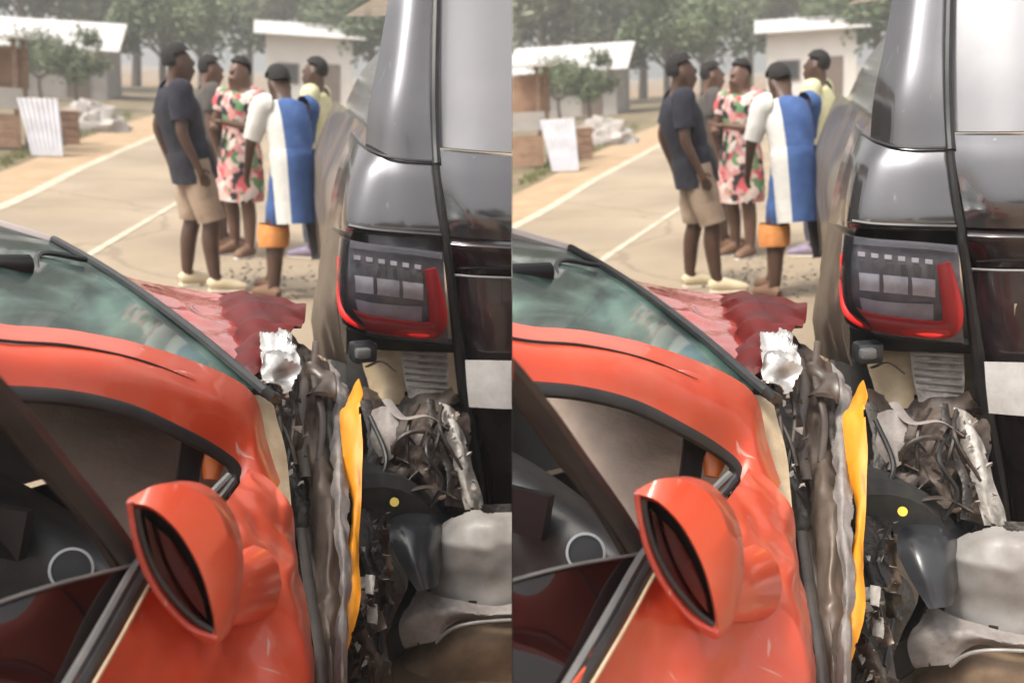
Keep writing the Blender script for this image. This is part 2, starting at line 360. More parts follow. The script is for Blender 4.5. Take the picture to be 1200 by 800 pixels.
def tube(P, rad, n=8, ref=None, res=None, cap=True, px=False, face=None):
    P = [U(*p) if px else Vector(p) for p in P]
    rad = [r if isinstance(r, tuple) else (r, r) for r in (rad if isinstance(rad, list) else [rad]*len(P))]
    if res:
        RR = [Vector((a, b, 0)) for a, b in rad]
        RR = spline(RR, res); rad = [(max(v.x, .0005), max(v.y, .0005)) for v in RR]; P = spline(P, res)
    T = frames(P); bm = bmesh.new(); rings = []
    u = Vector(ref) if ref else (Vector((1, 0, 0)) if abs(T[0].x) < .8 else Vector((0, 1, 0)))
    for i, p in enumerate(P):
        u = T[i].cross(Vector(face)).normalized() if face else (u - T[i]*u.dot(T[i])).normalized(); v = T[i].cross(u)
        rings.append([bm.verts.new(p + u*rad[i][0]*math.cos(a) + v*rad[i][1]*math.sin(a)) for a in [2*math.pi*k/n for k in range(n)]])
    for a, b in zip(rings, rings[1:]):
        for k in range(n): bm.faces.new((a[k], a[(k+1) % n], b[(k+1) % n], b[k]))
    if cap:
        bm.faces.new(rings[0][::-1]); bm.faces.new(rings[-1])
    return bm
def join(*bms):
    out = bmesh.new()
    for b in bms:
        me = bpy.data.meshes.new('t'); b.to_mesh(me); b.free(); out.from_mesh(me); bpy.data.meshes.remove(me)
    return out
def box(c, s, rot=None, bev=0.0, seg=2):
    bm = bmesh.new(); bmesh.ops.create_cube(bm, size=1)
    bmesh.ops.scale(bm, vec=Vector(s), verts=bm.verts)
    if bev: bmesh.ops.bevel(bm, geom=bm.edges[:], offset=bev, segments=seg, profile=.5, affect='EDGES')
    if rot: bmesh.ops.transform(bm, matrix=(rot if isinstance(rot, Matrix) else Matrix.Rotation(rot, 4, 'Z')), verts=bm.verts)
    bmesh.ops.translate(bm, vec=Vector(c), verts=bm.verts)
    return bm
def prism(poly, thick, px=True):
    "closed outline to a slab, extruded away from the viewer"
    P = [U(*p) if px else Vector(p) for p in poly]
    bm = bmesh.new(); vs = [bm.verts.new(p) for p in P]; f = bm.faces.new(vs)
    bm.normal_update()
    if f.normal.dot(Vector((0, 0, H))-f.calc_center_median()) < 0: bmesh.ops.reverse_faces(bm, faces=[f]); bm.normal_update()
    n = f.normal.copy()
    r = bmesh.ops.extrude_face_region(bm, geom=[f])
    bmesh.ops.translate(bm, verts=[e for e in r['geom'] if isinstance(e, bmesh.types.BMVert)], vec=n*0)
    for v in vs: v.co -= n*thick
    bmesh.ops.recalc_face_normals(bm, faces=bm.faces[:])
    return bm
def disc_ring(c, axis, r0, r1, h, n=28):
    "flat ring with thickness, axis pointing outward"
    a = Vector(axis).normalized(); u = a.orthogonal().normalized(); v = a.cross(u); bm = bmesh.new(); c = Vector(c)
    L = []
    for r, z in ((r0, 0), (r0, h), (r1, h), (r1, 0)):
        L.append([bm.verts.new(c+a*z+(u*math.cos(t)+v*math.sin(t))*r) for t in [2*math.pi*k/n for k in range(n)]])
    for i in range(4):
        A, B = L[i], L[(i+1) % 4]
        for k in range(n): bm.faces.new((A[k], A[(k+1) % n], B[(k+1) % n], B[k]))
    bmesh.ops.recalc_face_normals(bm, faces=bm.faces[:])
    return bm
def shards(region, n, smin, smax, seed, spread=.03):
    "loose broken chips scattered over a patch given by four corners"
    rnd = random.Random(seed); bm = bmesh.new(); A, B, C, D = [U(*p) for p in region]
    for i in range(n):
        s, t = rnd.random(), rnd.random()
        c = (A*(1-s)+B*s)*(1-t)+(D*(1-s)+C*s)*t + Vector((rnd.uniform(-1, 1), rnd.uniform(-1, .2), rnd.uniform(-1, 1)))*spread
        k = rnd.uniform(smin, smax)
        vs = [bm.verts.new(c+Vector((rnd.uniform(-1, 1), rnd.uniform(-1, 1), rnd.uniform(-1, 1)))*k) for _ in range(5)]
        for f in ((0, 1, 2), (0, 2, 3), (0, 3, 1), (1, 2, 4), (2, 3, 4), (3, 1, 4)):
            bm.faces.new([vs[q] for q in f])
    return bm
#PARTS_BELOW
# ------------------------------------------------------------------ the setting
def ground_sheet():
    bm = bmesh.new()
    vs = [bm.verts.new(p) for p in ((-400, -300, 0), (400, -300, 0), (400, 420, 0), (-400, 420, 0))]; bm.faces.new(vs); clip(bm)
    o = bpy.data.objects.new('ground', finish_mesh(bm, 'dirt', 'ground', False)); COL.objects.link(o); o['kind'] = 'structure'; place(o, Vector((0, 0, 0)))
def G(px, py):
    r = ray(px, py); return Vector((0, 0, H))+r*(H/-r.z)
def strip_sheet(name, L, Rr, z, mat, n=24):
    "flat sheet on the ground between two polylines"
    bm = bmesh.new(); A = spline([Vector((p.x, p.y, z)) for p in L], n); B = spline([Vector((p.x, p.y, z)) for p in Rr], n)
    a = [bm.verts.new(p) for p in A]; b = [bm.verts.new(p) for p in B]
    for i in range(n): bm.faces.new((a[i], b[i], b[i+1], a[i+1]))
    bmesh.ops.recalc_face_normals(bm, faces=bm.faces[:])
    if bm.faces[0].normal.z < 0: bmesh.ops.reverse_faces(bm, faces=bm.faces[:])
    if not clip(bm): bm.free(); return
    o = bpy.data.objects.new(name, finish_mesh(bm, mat, name, False)); COL.objects.link(o); place(o, Vector((0, 0, 0))); o['kind'] = 'structure'
    return o
def road():
    # edge of the dirt shoulder, edge line, far right edge; seen points on the ground, carried on beyond the frame
    eL = [Vector((-3.6, 1, 0)), Vector((-3.45, 6, 0)), G(0, 252), G(90, 205), G(170, 167), G(235, 136), Vector((-2.2, 70, 0))]
    eR = [Vector((.15, 1, 0)), Vector((.3, 6, 0)), Vector((2.5, 12.5, 0)), Vector((5, 17, 0)), Vector((6, 25, 0)), Vector((7, 38, 0)), Vector((10, 70, 0))]
    strip_sheet('road', eL, eR, .008, 'asphalt')
    sL = [Vector((-4.4, 1, 0)), Vector((-4.3, 6, 0)), G(0, 216), G(75, 182), G(150, 150), G(225, 125), Vector((-2.6, 72, 0))]
    strip_sheet('dirt_shoulder', sL, eL, .004, 'shoulder')
    lL = [v+Vector((.02, 0, 0)) for v in eL]; lR = [v+Vector((.17, 0, 0)) for v in eL]
    o = strip_sheet('edge_line', lL, lR, .013, 'line_paint')
    cl = [G(60, 328), G(105, 300), G(160, 266), G(212, 234), G(260, 204)]
    cR = [G(64, 331), G(109, 303.5), G(163, 269), G(214.5, 236), G(262, 205.5)]
    strip_sheet('centre_line', cl, cR, .013, 'line_paint')
    vL = [Vector((-60, 1, 0)), Vector((-60, 6, 0)), Vector((-60, 14, 0)), Vector((-60, 20, 0)), Vector((-50, 30, 0)), Vector((-40, 46, 0)), Vector((-30, 74, 0))]
    strip_sheet('verge_ground', vL, sL, .006, 'verge')
def grass_tufts():
    rnd = random.Random(4); bm = bmesh.new()
    sp = [(rnd.uniform(5, 150), rnd.uniform(0, 1)) for _ in range(230)]
    for px, t in sp:
        y = 214 - px*.42 - t*9 - 3
        g = G(px, y); k = rnd.uniform(.05, .13)
        for b in range(6):
            a = rnd.uniform(0, 6.28); d = Vector((math.cos(a), math.sin(a), 0)); q = Vector((-d.y, d.x, 0))*.012
            r0 = Vector((g.x+rnd.uniform(-.1, .1), g.y+rnd.uniform(-.2, .2), 0))
            v = [bm.verts.new(r0-q), bm.verts.new(r0+q), bm.verts.new(r0+d*k*.5+Vector((0, 0, k*1.2)))]
            bm.faces.new(v)
    single('verge_grass', bm, 'grass', (-3, 17, 0), 'short dry grass growing along the dirt shoulder of the road', 'grass', 'verge grass', kind='stuff', smooth=False)
def road_debris():
    rnd = random.Random(12); bm = bmesh.new()
    for i in range(260):
        px = rnd.gauss(300, 34); py = rnd.gauss(326, 15)
        if py < 285: continue
        g = G(px, py); k = rnd.uniform(.006, .028)
        vs = [bm.verts.new((g.x+rnd.uniform(-1, 1)*k, g.y+rnd.uniform(-1, 1)*k*1.5, .010+max(0, rnd.uniform(-.3, 1))*k*.7)) for _ in range(4)]
        for f in ((0, 1, 2), (0, 2, 3), (0, 3, 1), (1, 3, 2)): bm.faces.new([vs[q] for q in f])
    single('road_debris', bm, 'debris_brown', (0, 8, 0), 'scatter of small broken bits on the road around the bystanders', 'debris', 'debris on the road', smooth=False, kind='stuff')
def plank_box(name, c, s, rot, mat, label, cat, group, slats=4):
    r = root(name, (c[0], c[1], 0), label, cat, group)
    X, Y, Z = s; m = Matrix.Rotation(rot, 4, 'Z')
    def loc(p): return m @ Vector(p) + Vector((c[0], c[1], 0))
    hgt = Z/slats
    for i in range(slats):
        for sy in (-1, 1):
            part('plank', box(loc((0, sy*Y/2, hgt*(i+.5))), (X, .02, hgt*.9), rot, .003, 1), mat, r)
        for sx in (-1, 1):
            part('plank', box(loc((sx*(X/2-.012), 0, hgt*(i+.5))), (.02, Y-.03, hgt*.9), rot, .003, 1), mat, r)
    part('lid', box(loc((0, 0, Z+.012)), (X+.04, Y+.04, .022), rot, .003, 1), mat, r)
    return r
def stall():
    # roadside market stall on the verge
    c = U(8, 182, 20.8); bx, by = c.x-.15, 20.8
    r = root('market_stall', (bx, by, 0), 'rough wooden roadside stall with grey counter on the dirt verge', 'stall', 'roadside stalls')
    for sx in (-.75, .55):
        for sy in (-.4, .4): part('post', box((bx+sx, by+sy, .95), (.07, .07, 1.9), 0, .006, 1), 'wood', r)
    for k in range(4): part('plank', box((bx-.1, by-.45, .12+.145*k), (1.42, .025, .135), 0, .004, 1), 'wood_red', r)
    part('counter', box((bx-.1, by, .74), (1.5, 1.0, .05), 0, .006, 1), 'wall_grey', r)
    part('counter_front', box((bx-.1, by-.47, .92), (1.44, .02, .3), 0, .004, 1), 'wall_grey', r)
    part('back_board', box((bx-.1, by+.45, 1.4), (1.42, .025, .7), 0, .004, 1), 'wood_red', r)
    bm = box((bx-.1, by, 1.93), (1.7, 1.3, .03), 0)
    part('roof', bm, 'tin_roof', r)
    # leaning corrugated sheet
    A = U(22, 128, 19.6); bm = bmesh.new(); n = 40; top = []; bot = []
    for i in range(n+1):
        t = i/n; w_ = .012*math.cos(i*1.25)
        top.append(bm.verts.new((A.x+.66*t, 19.9+w_, .93+.02*t))); bot.append(bm.verts.new((A.x+.30+.50*t, 19.35+w_, .02)))
    for i in range(n): bm.faces.new((top[i], bot[i], bot[i+1], top[i+1]))
    bm.normal_update(); bmesh.ops.solidify(bm, geom=bm.faces[:], thickness=.006)
    single('corrugated_sheet', bm, 'sheet_metal', (A.x+.4, 19.4, 0), 'pale corrugated metal sheet leaning against the wooden stall', 'sheet', 'leaning metal sheets')
    g = U(82, 172, 22.5)
    plank_box('wooden_crate', (g.x, 22.5), (.40, .4, .62), .2, 'wood_red', 'tall brown wooden crate beside the leaning metal sheet', 'crate', 'tall brown crates')
    g = U(108, 150, 27)
    # rubble heap
    rnd = random.Random(3)
    bm = bmesh.new(); bmesh.ops.create_icosphere(bm, subdivisions=4, radius=1)
    for v in bm.verts:
        v.co = Vector((v.co.x*.75, v.co.y*.6, max(0, v.co.z)*.62)) * (1+.35*fbm(v.co*2.5))
        v.co.z = max(v.co.z, 0)
    bmesh.ops.translate(bm, verts=bm.verts, vec=(g.x, 27, 0))
    single('rubble_heap', bm, 'wall_grey', (g.x, 27, 0), 'low heap of grey rubble on the verge beyond the brown crate', 'rubble', 'rubble heaps')
    g = G(107, 162)
    bm = box((g.x, g.y, .09), (.34, .22, .16), .5, .03)
    for v in bm.verts: v.co += Vector((mn.noise(v.co*9), mn.noise(v.co*7), mn.noise(v.co*8)*.5))*.06
    single('litter', bm, 'litter', (g.x, g.y, 0), 'crumpled scrap of white litter lying on the verge', 'litter', 'white litter')
def house(name, px0, px1, d, wall_top, roof_top, wall, label, group, doors=()):
    z = lambda py: H-(py-Y0)*d/FY
    x0, x1 = (px0-300)*d/FX, (px1-300)*d/FX; dep = 5.0
    r = root(name, ((x0+x1)/2, d+dep/2, 0), label, 'house', group)
    zt = z(wall_top); zr = z(roof_top)
    part('wall', box(((x0+x1)/2, d+dep/2, zt/2), (x1-x0, dep, zt)), wall, r, False)
    bm = bmesh.new(); ov = .6
    P = [(x0-ov, d-ov, zt-.1), (x1+ov, d-ov, zt-.1), (x1+ov, d+dep/2, zr), (x0-ov, d+dep/2, zr), (x0-ov, d+dep+ov, zt-.1), (x1+ov, d+dep+ov, zt-.1)]
    vs = [bm.verts.new(p) for p in P]; bm.faces.new((vs[0], vs[1], vs[2], vs[3])); bm.faces.new((vs[3], vs[2], vs[5], vs[4]))
    bm.normal_update(); bmesh.ops.solidify(bm, geom=bm.faces[:], thickness=.06)
    part('roof', bm, 'tin_roof', r, False)
    n = max(2, int((x1-x0)/2.4))
    for i in range(n):
        cx = x0+(x1-x0)*(i+.5)/n
        if i % 3 == 1:
            part('door', box((cx, d-.02, 1.0), (.9, .08, 2.0)), 'shutter', r, False)
        else:
            wn = part('window', box((cx, d-.02, 1.45), (1.1, .08, 1.0)), 'shutter', r, False)
            if wn: part('pane', box((cx, d-.05, 1.45), (.9, .06, .82)), 'window_dark', wn, False)
def tree_mesh(key, h, cr_, nl, seed, leaf=.3):
    if key in CACHE: return CACHE[key]
    rnd = random.Random(seed)
    tr = [tube([(0, 0, -.1), (rnd.uniform(-.15, .15), .1, h*.25), (rnd.uniform(-.3, .3), rnd.uniform(-.3, .3), h*.55), (rnd.uniform(-.3, .3), 0, h*.85)], [h*.034, h*.026, h*.018, h*.006], 9, res=10)]
    cl = []
    for i in range(10):
        a = i*2.4+rnd.uniform(-.4, .4); z0 = h*rnd.uniform(.28, .6); L = cr_*rnd.uniform(.55, 1.0); z1 = z0+h*rnd.uniform(.12, .3)
        e = Vector((math.cos(a)*L, math.sin(a)*L, z1))
        tr.append(tube([(0, 0, z0), (e.x*.5, e.y*.5, z0+(z1-z0)*.65), e], [h*.012, h*.008, h*.003], 6, res=6)); cl.append((e, cr_*rnd.uniform(.3, .5)))
    cl += [(Vector((rnd.uniform(-.5, .5)*cr_, rnd.uniform(-.5, .5)*cr_, h*rnd.uniform(.6, .95))), cr_*rnd.uniform(.28, .5)) for _ in range(9)]
    bm = bmesh.new()
    for i in range(nl):
        c, r_ = cl[i % len(cl)]
        v = Vector((rnd.gauss(0, 1), rnd.gauss(0, 1), rnd.gauss(0, .75))); v = v.normalized()*r_*(rnd.random()**.4)*1.05
        p = c+v; k = leaf*rnd.uniform(.5, 1.1)
        a = Vector((rnd.uniform(-1, 1), rnd.uniform(-1, 1), rnd.uniform(-.6, .6))).normalized(); b = a.orthogonal().normalized()
        b = Matrix.Rotation(rnd.uniform(0, 6.28), 3, a) @ b
        q = [p-a*k, p+b*k*.42, p+a*k, p-b*k*.42]; bm.faces.new([bm.verts.new(x) for x in q])
    CACHE[key] = (finish_mesh(join(*tr), 'bark', 'trunk'), finish_mesh(bm, 'leaf_a' if seed % 2 else 'leaf_b', 'crown', False))
    return CACHE[key]
def tree(px, d, key, args, label, group, scale=1.0, rz=0.0, xy=None):
    x = (px-300)*d/FX if xy is None else xy[0]
    if xy is not None: d = xy[1]
    r = root('tree', (x, d, 0), label, 'tree', group, rz); r.scale = (scale,)*3
    tm, cm = tree_mesh(key, *args)
    n = SITE.n
    for nm, me in (('trunk', tm), ('crown', cm)):
        M = Matrix.Translation((x, d, 0)) @ Matrix.Rotation(rz, 4, 'Z') @ Matrix.Scale(scale, 4)
        if xy is None and any((M @ v.co-SITE.co).dot(n) > 0 for v in me.vertices):
            bm = bmesh.new(); bm.from_mesh(me); bm.transform(M); clip(bm); bm.transform(M.inverted())
            me2 = bpy.data.meshes.new(nm); bm.to_mesh(me2); bm.free(); me2.materials.append(me.materials[0]); me = me2
            if not len(me.vertices): continue
        o = bpy.data.objects.new(nm, me); COL.objects.link(o); o.parent = r
T_A = (7.5, 3.0, 4200, 11, .30); T_B = (9.0, 3.4, 4600, 12, .34); T_C = (6.0, 2.8, 3800, 21, .27)
def background():
    house('house', 8, 128, 48, 69, 40, 'wall_grey', 'low grey walled house with pale tin roof beyond the stall', 'tin roofed houses beyond the stall', )
    house('house', 305, 405, 56, 40, 26, 'wall_white', 'white walled house with tin roof behind the bystanders', 'white houses behind the bystanders')
    for px, d, k, a, s, rz, lab, g in (
        (40, 62, 'B', T_B, 1.05, .3, 'tall pale green tree rising behind the grey walled house', 'trees behind the grey house'),
        (118, 66, 'B', T_B, 1.0, 1.9, 'tall pale green tree behind the end of the grey house near the gap', 'trees behind the grey house end'),
        (58, 44, 'C', T_C, .42, .9, 'small dark bushy tree close behind the market stall', 'small trees behind the stall'),
        (95, 38, 'A', T_A, .33, 2.2, 'low dark bushy tree behind the tall brown crate', 'low trees behind the crate'),
        (190, 52, 'A', T_A, .80, .2, 'dark green tree standing between the two houses', 'trees between the houses'),
        (232, 60, 'C', T_C, 1.0, 2.5, 'broad dark tree between the houses, behind the man in khaki shorts', 'broad trees between the houses'),
        (160, 75, 'B', T_B, 1.1, 4.2, 'far pale green tree past the gap between the houses', 'far trees past the houses'),
        (285, 80, 'B', T_B, 1.0, 5.2, 'far pale green tree behind the woman in the floral dress', 'far trees behind the woman'),
        (430, 58, 'A', T_A, .9, 1.2, 'dark green tree beside the white walled house', 'trees beside the white house'),
        (352, 74, 'B', T_B, 1.1, 3.0, 'tall pale green tree rising behind the white walled house', 'trees behind the white house')):
        tree(px, d, k, a, lab, g, s, rz)
# ------------------------------------------------------------------ the red car, front right door swung open
def wheel(parent, c, ax, r=.32, wd=.2):
    c = Vector(c); a = Vector(ax).normalized()
    P = []
    w = part('wheel', tube([c-a*wd*.42, c+a*wd*.42], [r*.55, r*.55], 20), 'rim', parent)
    if w is None: return
    bm = bmesh.new(); u = a.orthogonal().normalized(); v = a.cross(u); rings = []
    for rr, z in ((.60, -.5), (.9, -.5), (1.0, -.36), (1.0, .36), (.9, .5), (.60, .5)):
        rings.append([bm.verts.new(c+a*z*wd+(u*math.cos(t)+v*math.sin(t))*r*rr) for t in [2*math.pi*k/32 for k in range(32)]])
    for i in range(6):
        A, B = rings[i], rings[(i+1) % 6]
        for k in range(32): bm.faces.new((A[k], A[(k+1) % 32], B[(k+1) % 32], B[k]))
    bmesh.ops.recalc_face_normals(bm, faces=bm.faces[:])
    part('tyre', bm, 'tyre', w)
    for k in range(5):
        t = 2*math.pi*k/5; part('spoke', tube([c+a*wd*.45, c+a*wd*.45+(u*math.cos(t)+v*math.sin(t))*r*.58], [.03, .02], 6), 'rim', w)
def red_car():
    C = root('red_car', (-.6, 2.4, 0), 'bright red hatchback with crumpled front and its front door swung open', 'car', 'twin crashed red cars')
    NB, FB = U(290, 455, 2.3), U(62, 287, 3.75)
    NT, FT = Vector((-.86, 1.5, 1.42)), Vector((-1.5, 2.92, 1.37))
    def L(a, b, t): return a*(1-t)+b*t
    # windscreen, bowed outward
    g = []
    for i in range(5):
        s = i/4; a, b = L(NB, NT, s), L(FB, FT, s); row = []
        for j in range(5):
            t = j/4; row.append(L(a, b, t)+Vector((.35, .3, .5))*(.12*t*(1-t)+.03*s*(1-s)*4*.3))
        g.append(row)
    ws = part('windshield', patch(g, 14, 14, .005, px=False), 'windscreen', C)
    # rubber edge along the cowl, wiper and its arm
    cow = [L(FB, NB, t)+Vector((.35, .3, .5))*.12*t*(1-t) for t in (0, .25, .5, .75, 1)]
    part('windshield_trim', tube([p+Vector((.012, .0, .004)) for p in cow]+[U(318, 468, 2.32)], [.013]*6, 8, res=24), 'rubber', C)
    part('wiper', tube([L(cow[1], cow[2], .2)+Vector((-.03, -.02, .03)), L(cow[1], cow[2], .4)+Vector((-.16, -.10, .075)), L(cow[2], cow[3], .4)+Vector((-.24, -.2, .10))], [.009, .008, .006], 6, res=10), 'rubber', C)
    # far pillar, rail along the near side, roof
    part('a_pillar', tube([FB+Vector((-.02, .03, -.02)), L(FB, FT, .5)+Vector((-.02, .03, .03)), FT], [(.045, .035)]*3, 10, res=10), 'pillar_highlight', C, label='far side windshield pillar with its sky highlight painted pale')
    up = [(-450, 277, 1.5), (-250, 317, 1.66), (-110, 350, 1.78), (0, 379, 1.9), (80, 386, 1.98), (160, 402, 2.06), (225, 424, 2.16), (272, 446, 2.24), (294, 470, 2.27), (306, 515, 2.24), (322, 565, 2.16)]
    lo = [(-450, 400, 1.33), (-250, 432, 1.5), (-110, 445, 1.63), (0, 452, 1.74), (80, 458, 1.82), (150, 474, 1.9), (212, 503, 1.98), (252, 526, 2.06), (272, 546, 2.08), (276, 580, 2.03), (284, 620, 1.98)]
    mid = []
    for a, b in zip(up, lo): mid.append(((a[0]+b[0])/2+6, (a[1]+b[1])/2-5, (a[2]+b[2])/2-.035))
    rail = part('pillar_and_roof_rail', patch([up, mid, lo], 14, 60, .006, crump=.0025, freq=7), 'red_paint', C)
    sm = [((a[0]*.62+b[0]*.38)+3, (a[1]*.72+b[1]*.28)-1.5, (a[2]*.68+b[2]*.32)-.0375) for a, b in zip(up, lo)][2:7]
    part('roof_seam', tube(sm, [.003, .003, .0027, .002, .0006], 6, res=30, px=True), 'seam', rail)
    g = [[L(NT, FT, t)+Vector((-1.25*s, -1.15*s, .05*math.sin(s*3)+.05*math.sin(t*3.14))) for t in (0, .33, .66, 1)] for s in (0, .4, .8, 1.2)]
    part('roof', patch(g, 10, 10, .01, px=False), 'red_paint', C)
    # weather strip round the door opening
    ws_ = [(p[0]-2, p[1]+5, p[2]-.005) for p in lo[:9]]+[(264, 580, 2.05)]
    part('weatherstrip', tube(ws_, [(.010, .014)]*len(ws_), 8, res=60, px=True), 'rubber', C)
    # bonnet, folded corner, crushed lamp
    g = [[(84, 306, 3.6), (150, 352, 3.15), (218, 408, 2.68), (287, 455, 2.36)],
         [(120, 324, 3.8), (190, 352, 3.34), (244, 392, 2.88), (296, 446, 2.5)],
         [(150, 333, 3.95), (222, 352, 3.62), (262, 374, 3.2), (304, 442, 2.62)],
         [(180, 340, 4.1), (246, 350, 3.9), (272, 356, 3.72), (312, 432, 2.72)]]
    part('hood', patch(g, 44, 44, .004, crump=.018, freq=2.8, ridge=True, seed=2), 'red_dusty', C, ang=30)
    g = [[(250, 356, 3.6), (276, 345, 3.45), (312, 354, 3.35), (350, 362, 3.25)], [(252, 390, 3.1), (282, 374, 3.0), (314, 380, 2.94), (342, 384, 2.92)],
         [(266, 424, 2.7), (286, 408, 2.68), (306, 408, 2.7), (322, 404, 2.74)], [(282, 450, 2.46), (292, 444, 2.48), (301, 442, 2.5), (309, 440, 2.54)]]
    part('hood_fold', patch(g, 40, 36, .004, crump=.026, freq=3.6, ridge=True, rag=.2, seed=5), 'red_inner', C, ang=30, label='dark red folded corner of the bonnet')
    g = [[(294, 404, 2.62), (312, 396, 2.66), (332, 394, 2.72)], [(300, 430, 2.5), (316, 426, 2.5), (334, 425, 2.54)], [(308, 458, 2.42), (320, 458, 2.42), (334, 460, 2.46)]]
    hl = part('headlight', patch(g, 40, 40, .003, crump=.032, freq=9, ridge=True, rag=.45, seed=9), 'headlight_shard', C)
    part('lamp_glass', shards([(300, 400, 2.7), (330, 395, 2.7), (334, 455, 2.55), (308, 460, 2.5)], 16, .005, .016, 3, .02), 'headlight_shard', hl, False, kind='stuff')
    # inner wing: pale metal behind the pillar, broken brackets
    g = [[(284, 462, 2.34), (300, 464, 2.34), (314, 475, 2.34)], [(290, 510, 2.3), (310, 508, 2.3), (326, 520, 2.3)], [(306, 560, 2.24), (322, 560, 2.24), (334, 565, 2.24)], [(318, 620, 2.14), (328, 620, 2.14), (338, 620, 2.14)]]
    part('inner_wing', patch(g, 16, 12, .004, crump=.008, freq=9, seed=1), 'beige_metal', C)
    g = [[(296, 425, 2.62), (318, 430, 2.68), (345, 430, 2.75)], [(303, 480, 2.52), (325, 490, 2.55), (345, 490, 2.6)], [(315, 560, 2.4), (330, 570, 2.42), (352, 570, 2.45)], [(322, 650, 2.28), (345, 690, 2.25), (362, 690, 2.27)], [(345, 860, 2.1), (365, 860, 2.1), (380, 860, 2.1)]]
    part('engine_bay', patch(g, 70, 34, .006, crump=.035, freq=5, seed=4, strx=(3, 2, .8)), 'debris_dark', C)
    part('broken_bracket', shards([(304, 445, 2.5), (340, 440, 2.55), (335, 560, 2.35), (316, 550, 2.3)], 14, .005, .016, 8, .025), 'debris_light', C, False, kind='stuff')
    part('loose_fragments', shards([(302, 440, 2.5), (345, 430, 2.6), (345, 570, 2.35), (318, 560, 2.3)], 18, .005, .016, 18, .025), 'debris_brown', C, False, kind='stuff')
    for k, (a, b, c_) in enumerate((((312, 452, 2.5), (322, 500, 2.4), (318, 548, 2.33)), ((330, 440, 2.55), (338, 490, 2.45), (328, 555, 2.34)), ((306, 470, 2.45), (330, 510, 2.4), (340, 545, 2.36)))):
        part('cable', tube([a, b, c_], [.006, .005, .006], 6, res=12, px=True), 'wiring', C)
    # torn wing skin between the cars
    g = [[(316, 380, 3.15), (340, 398, 3.1), (372, 420, 3.0), (402, 452, 2.9)],
         [(322, 440, 2.85), (345, 450, 2.82), (376, 470, 2.78), (400, 490, 2.74)],
         [(324, 520, 2.62), (350, 520, 2.58), (380, 530, 2.56), (400, 540, 2.54)],
         [(330, 600, 2.44), (356, 600, 2.4), (384, 600, 2.38), (404, 600, 2.36)],
         [(352, 690, 2.26), (368, 690, 2.22), (386, 690, 2.2), (402, 690, 2.18)],
         [(364, 800, 2.1), (378, 800, 2.07), (388, 800, 2.05), (398, 800, 2.03)],
         [(366, 1000, 2.06), (378, 1000, 2.03), (390, 1000, 2.0), (402, 1000, 2.0)]]
    def cols(a, b, dd):
        out = []
        for k_, row in enumerate(g):
            P_ = [Vector(q) for q in row]
            def at(t):
                x = t*3; i_ = min(int(x), 2); return P_[i_]*(1-(x-i_))+P_[i_+1]*(x-i_)
            v0, v1 = at(a), at(b); vm = (v0+v1)/2; w1 = math.sin(k_*1.7+a*9)*3
            out.append([(v0.x+w1, v0.y, v0.z+dd), (vm.x+w1, vm.y, vm.z+dd-.025-.02*math.sin(k_*2.1+a*5)), (v1.x+w1*.6, v1.y, v1.z+dd+.02)])
        return out
    part('torn_fender', patch(cols(0, .46, .03), 110, 24, .003, crump=.010, freq=3, ridge=True, rag=.34, seed=7, strx=(4, 2, .8)), 'torn_plastic', C, label='dark torn wheel arch lining')
    part('torn_fender', patch(cols(.34, .80, .0), 110, 24, .003, crump=.014, freq=3, ridge=True, rag=.36, seed=17, strx=(5, 2, .7)), 'torn_grey', C, label='crumpled dusty grey brown wing skin')
    part('torn_fender', patch(cols(.74, 1.0, -.03), 110, 16, .003, crump=.009, freq=4, ridge=True, rag=.30, seed=27, strx=(4, 2, .8)), 'bumper_raw', C, label='pale grey torn wing edge')
    for pts, w_, mt in (([(340, 410, 2.92), (350, 450, 2.72), (344, 500, 2.58), (352, 560, 2.44)], .012, 'torn_plastic'), ([(364, 400, 2.98), (362, 440, 2.74), (372, 490, 2.62), (368, 540, 2.5)], .009, 'torn_plastic'),
                        ([(384, 440, 2.86), (380, 500, 2.6), (392, 560, 2.48), (386, 640, 2.28)], .008, 'debris_dark'), ([(346, 620, 2.34), (356, 690, 2.2), (368, 760, 2.08), (372, 820, 2.0)], .012, 'torn_plastic')):
        part('bent_strip', tube(pts, [(w_, .003)]*len(pts), 8, res=20, px=True, ref=(1, .2, 0)), mt, C)
    g = [[(352, 436, 2.8), (364, 434, 2.78), (380, 440, 2.76)], [(356, 456, 2.72), (367, 452, 2.7), (382, 457, 2.7)], [(358, 472, 2.68), (368, 470, 2.66), (380, 474, 2.68)]]
    part('torn_bracket', patch(g, 20, 20, .004, crump=.03, freq=7, ridge=True, rag=.4, seed=12), 'torn_plastic', C)
    # cabin: dashboard, dark centre panel, air vent, trim, seat
    g = [[(-160, 470, 2.2), (-80, 505, 2.15), (0, 540, 2.08), (75, 585, 2.0), (130, 632, 1.92), (165, 680, 1.86)],
         [(-160, 520, 2.0), (-80, 560, 1.95), (0, 580, 1.9), (70, 620, 1.84), (122, 655, 1.78), (160, 700, 1.74)],
         [(-160, 700, 1.95), (-80, 700, 1.9), (0, 700, 1.85), (60, 710, 1.8), (110, 730, 1.76), (160, 770, 1.72)],
         [(-160, 900, 2.0), (-80, 900, 1.95), (0, 900, 1.9), (60, 900, 1.85), (110, 900, 1.8), (160, 900, 1.75)]]
    part('dashboard', patch(g, 24, 30, .01), 'dash', C)
    part('centre_screen', prism([(-22, 578, 1.84), (38, 590, 1.8), (28, 645, 1.79), (-30, 630, 1.84)], .02), 'black', C)
    vc = U(85, 656, 1.74); ax = (Vector((0, 0, H))-vc)
    part('air_vent', join(disc_ring(vc, ax, .031, .0355, .012, 32)), 'vent_ring', C)
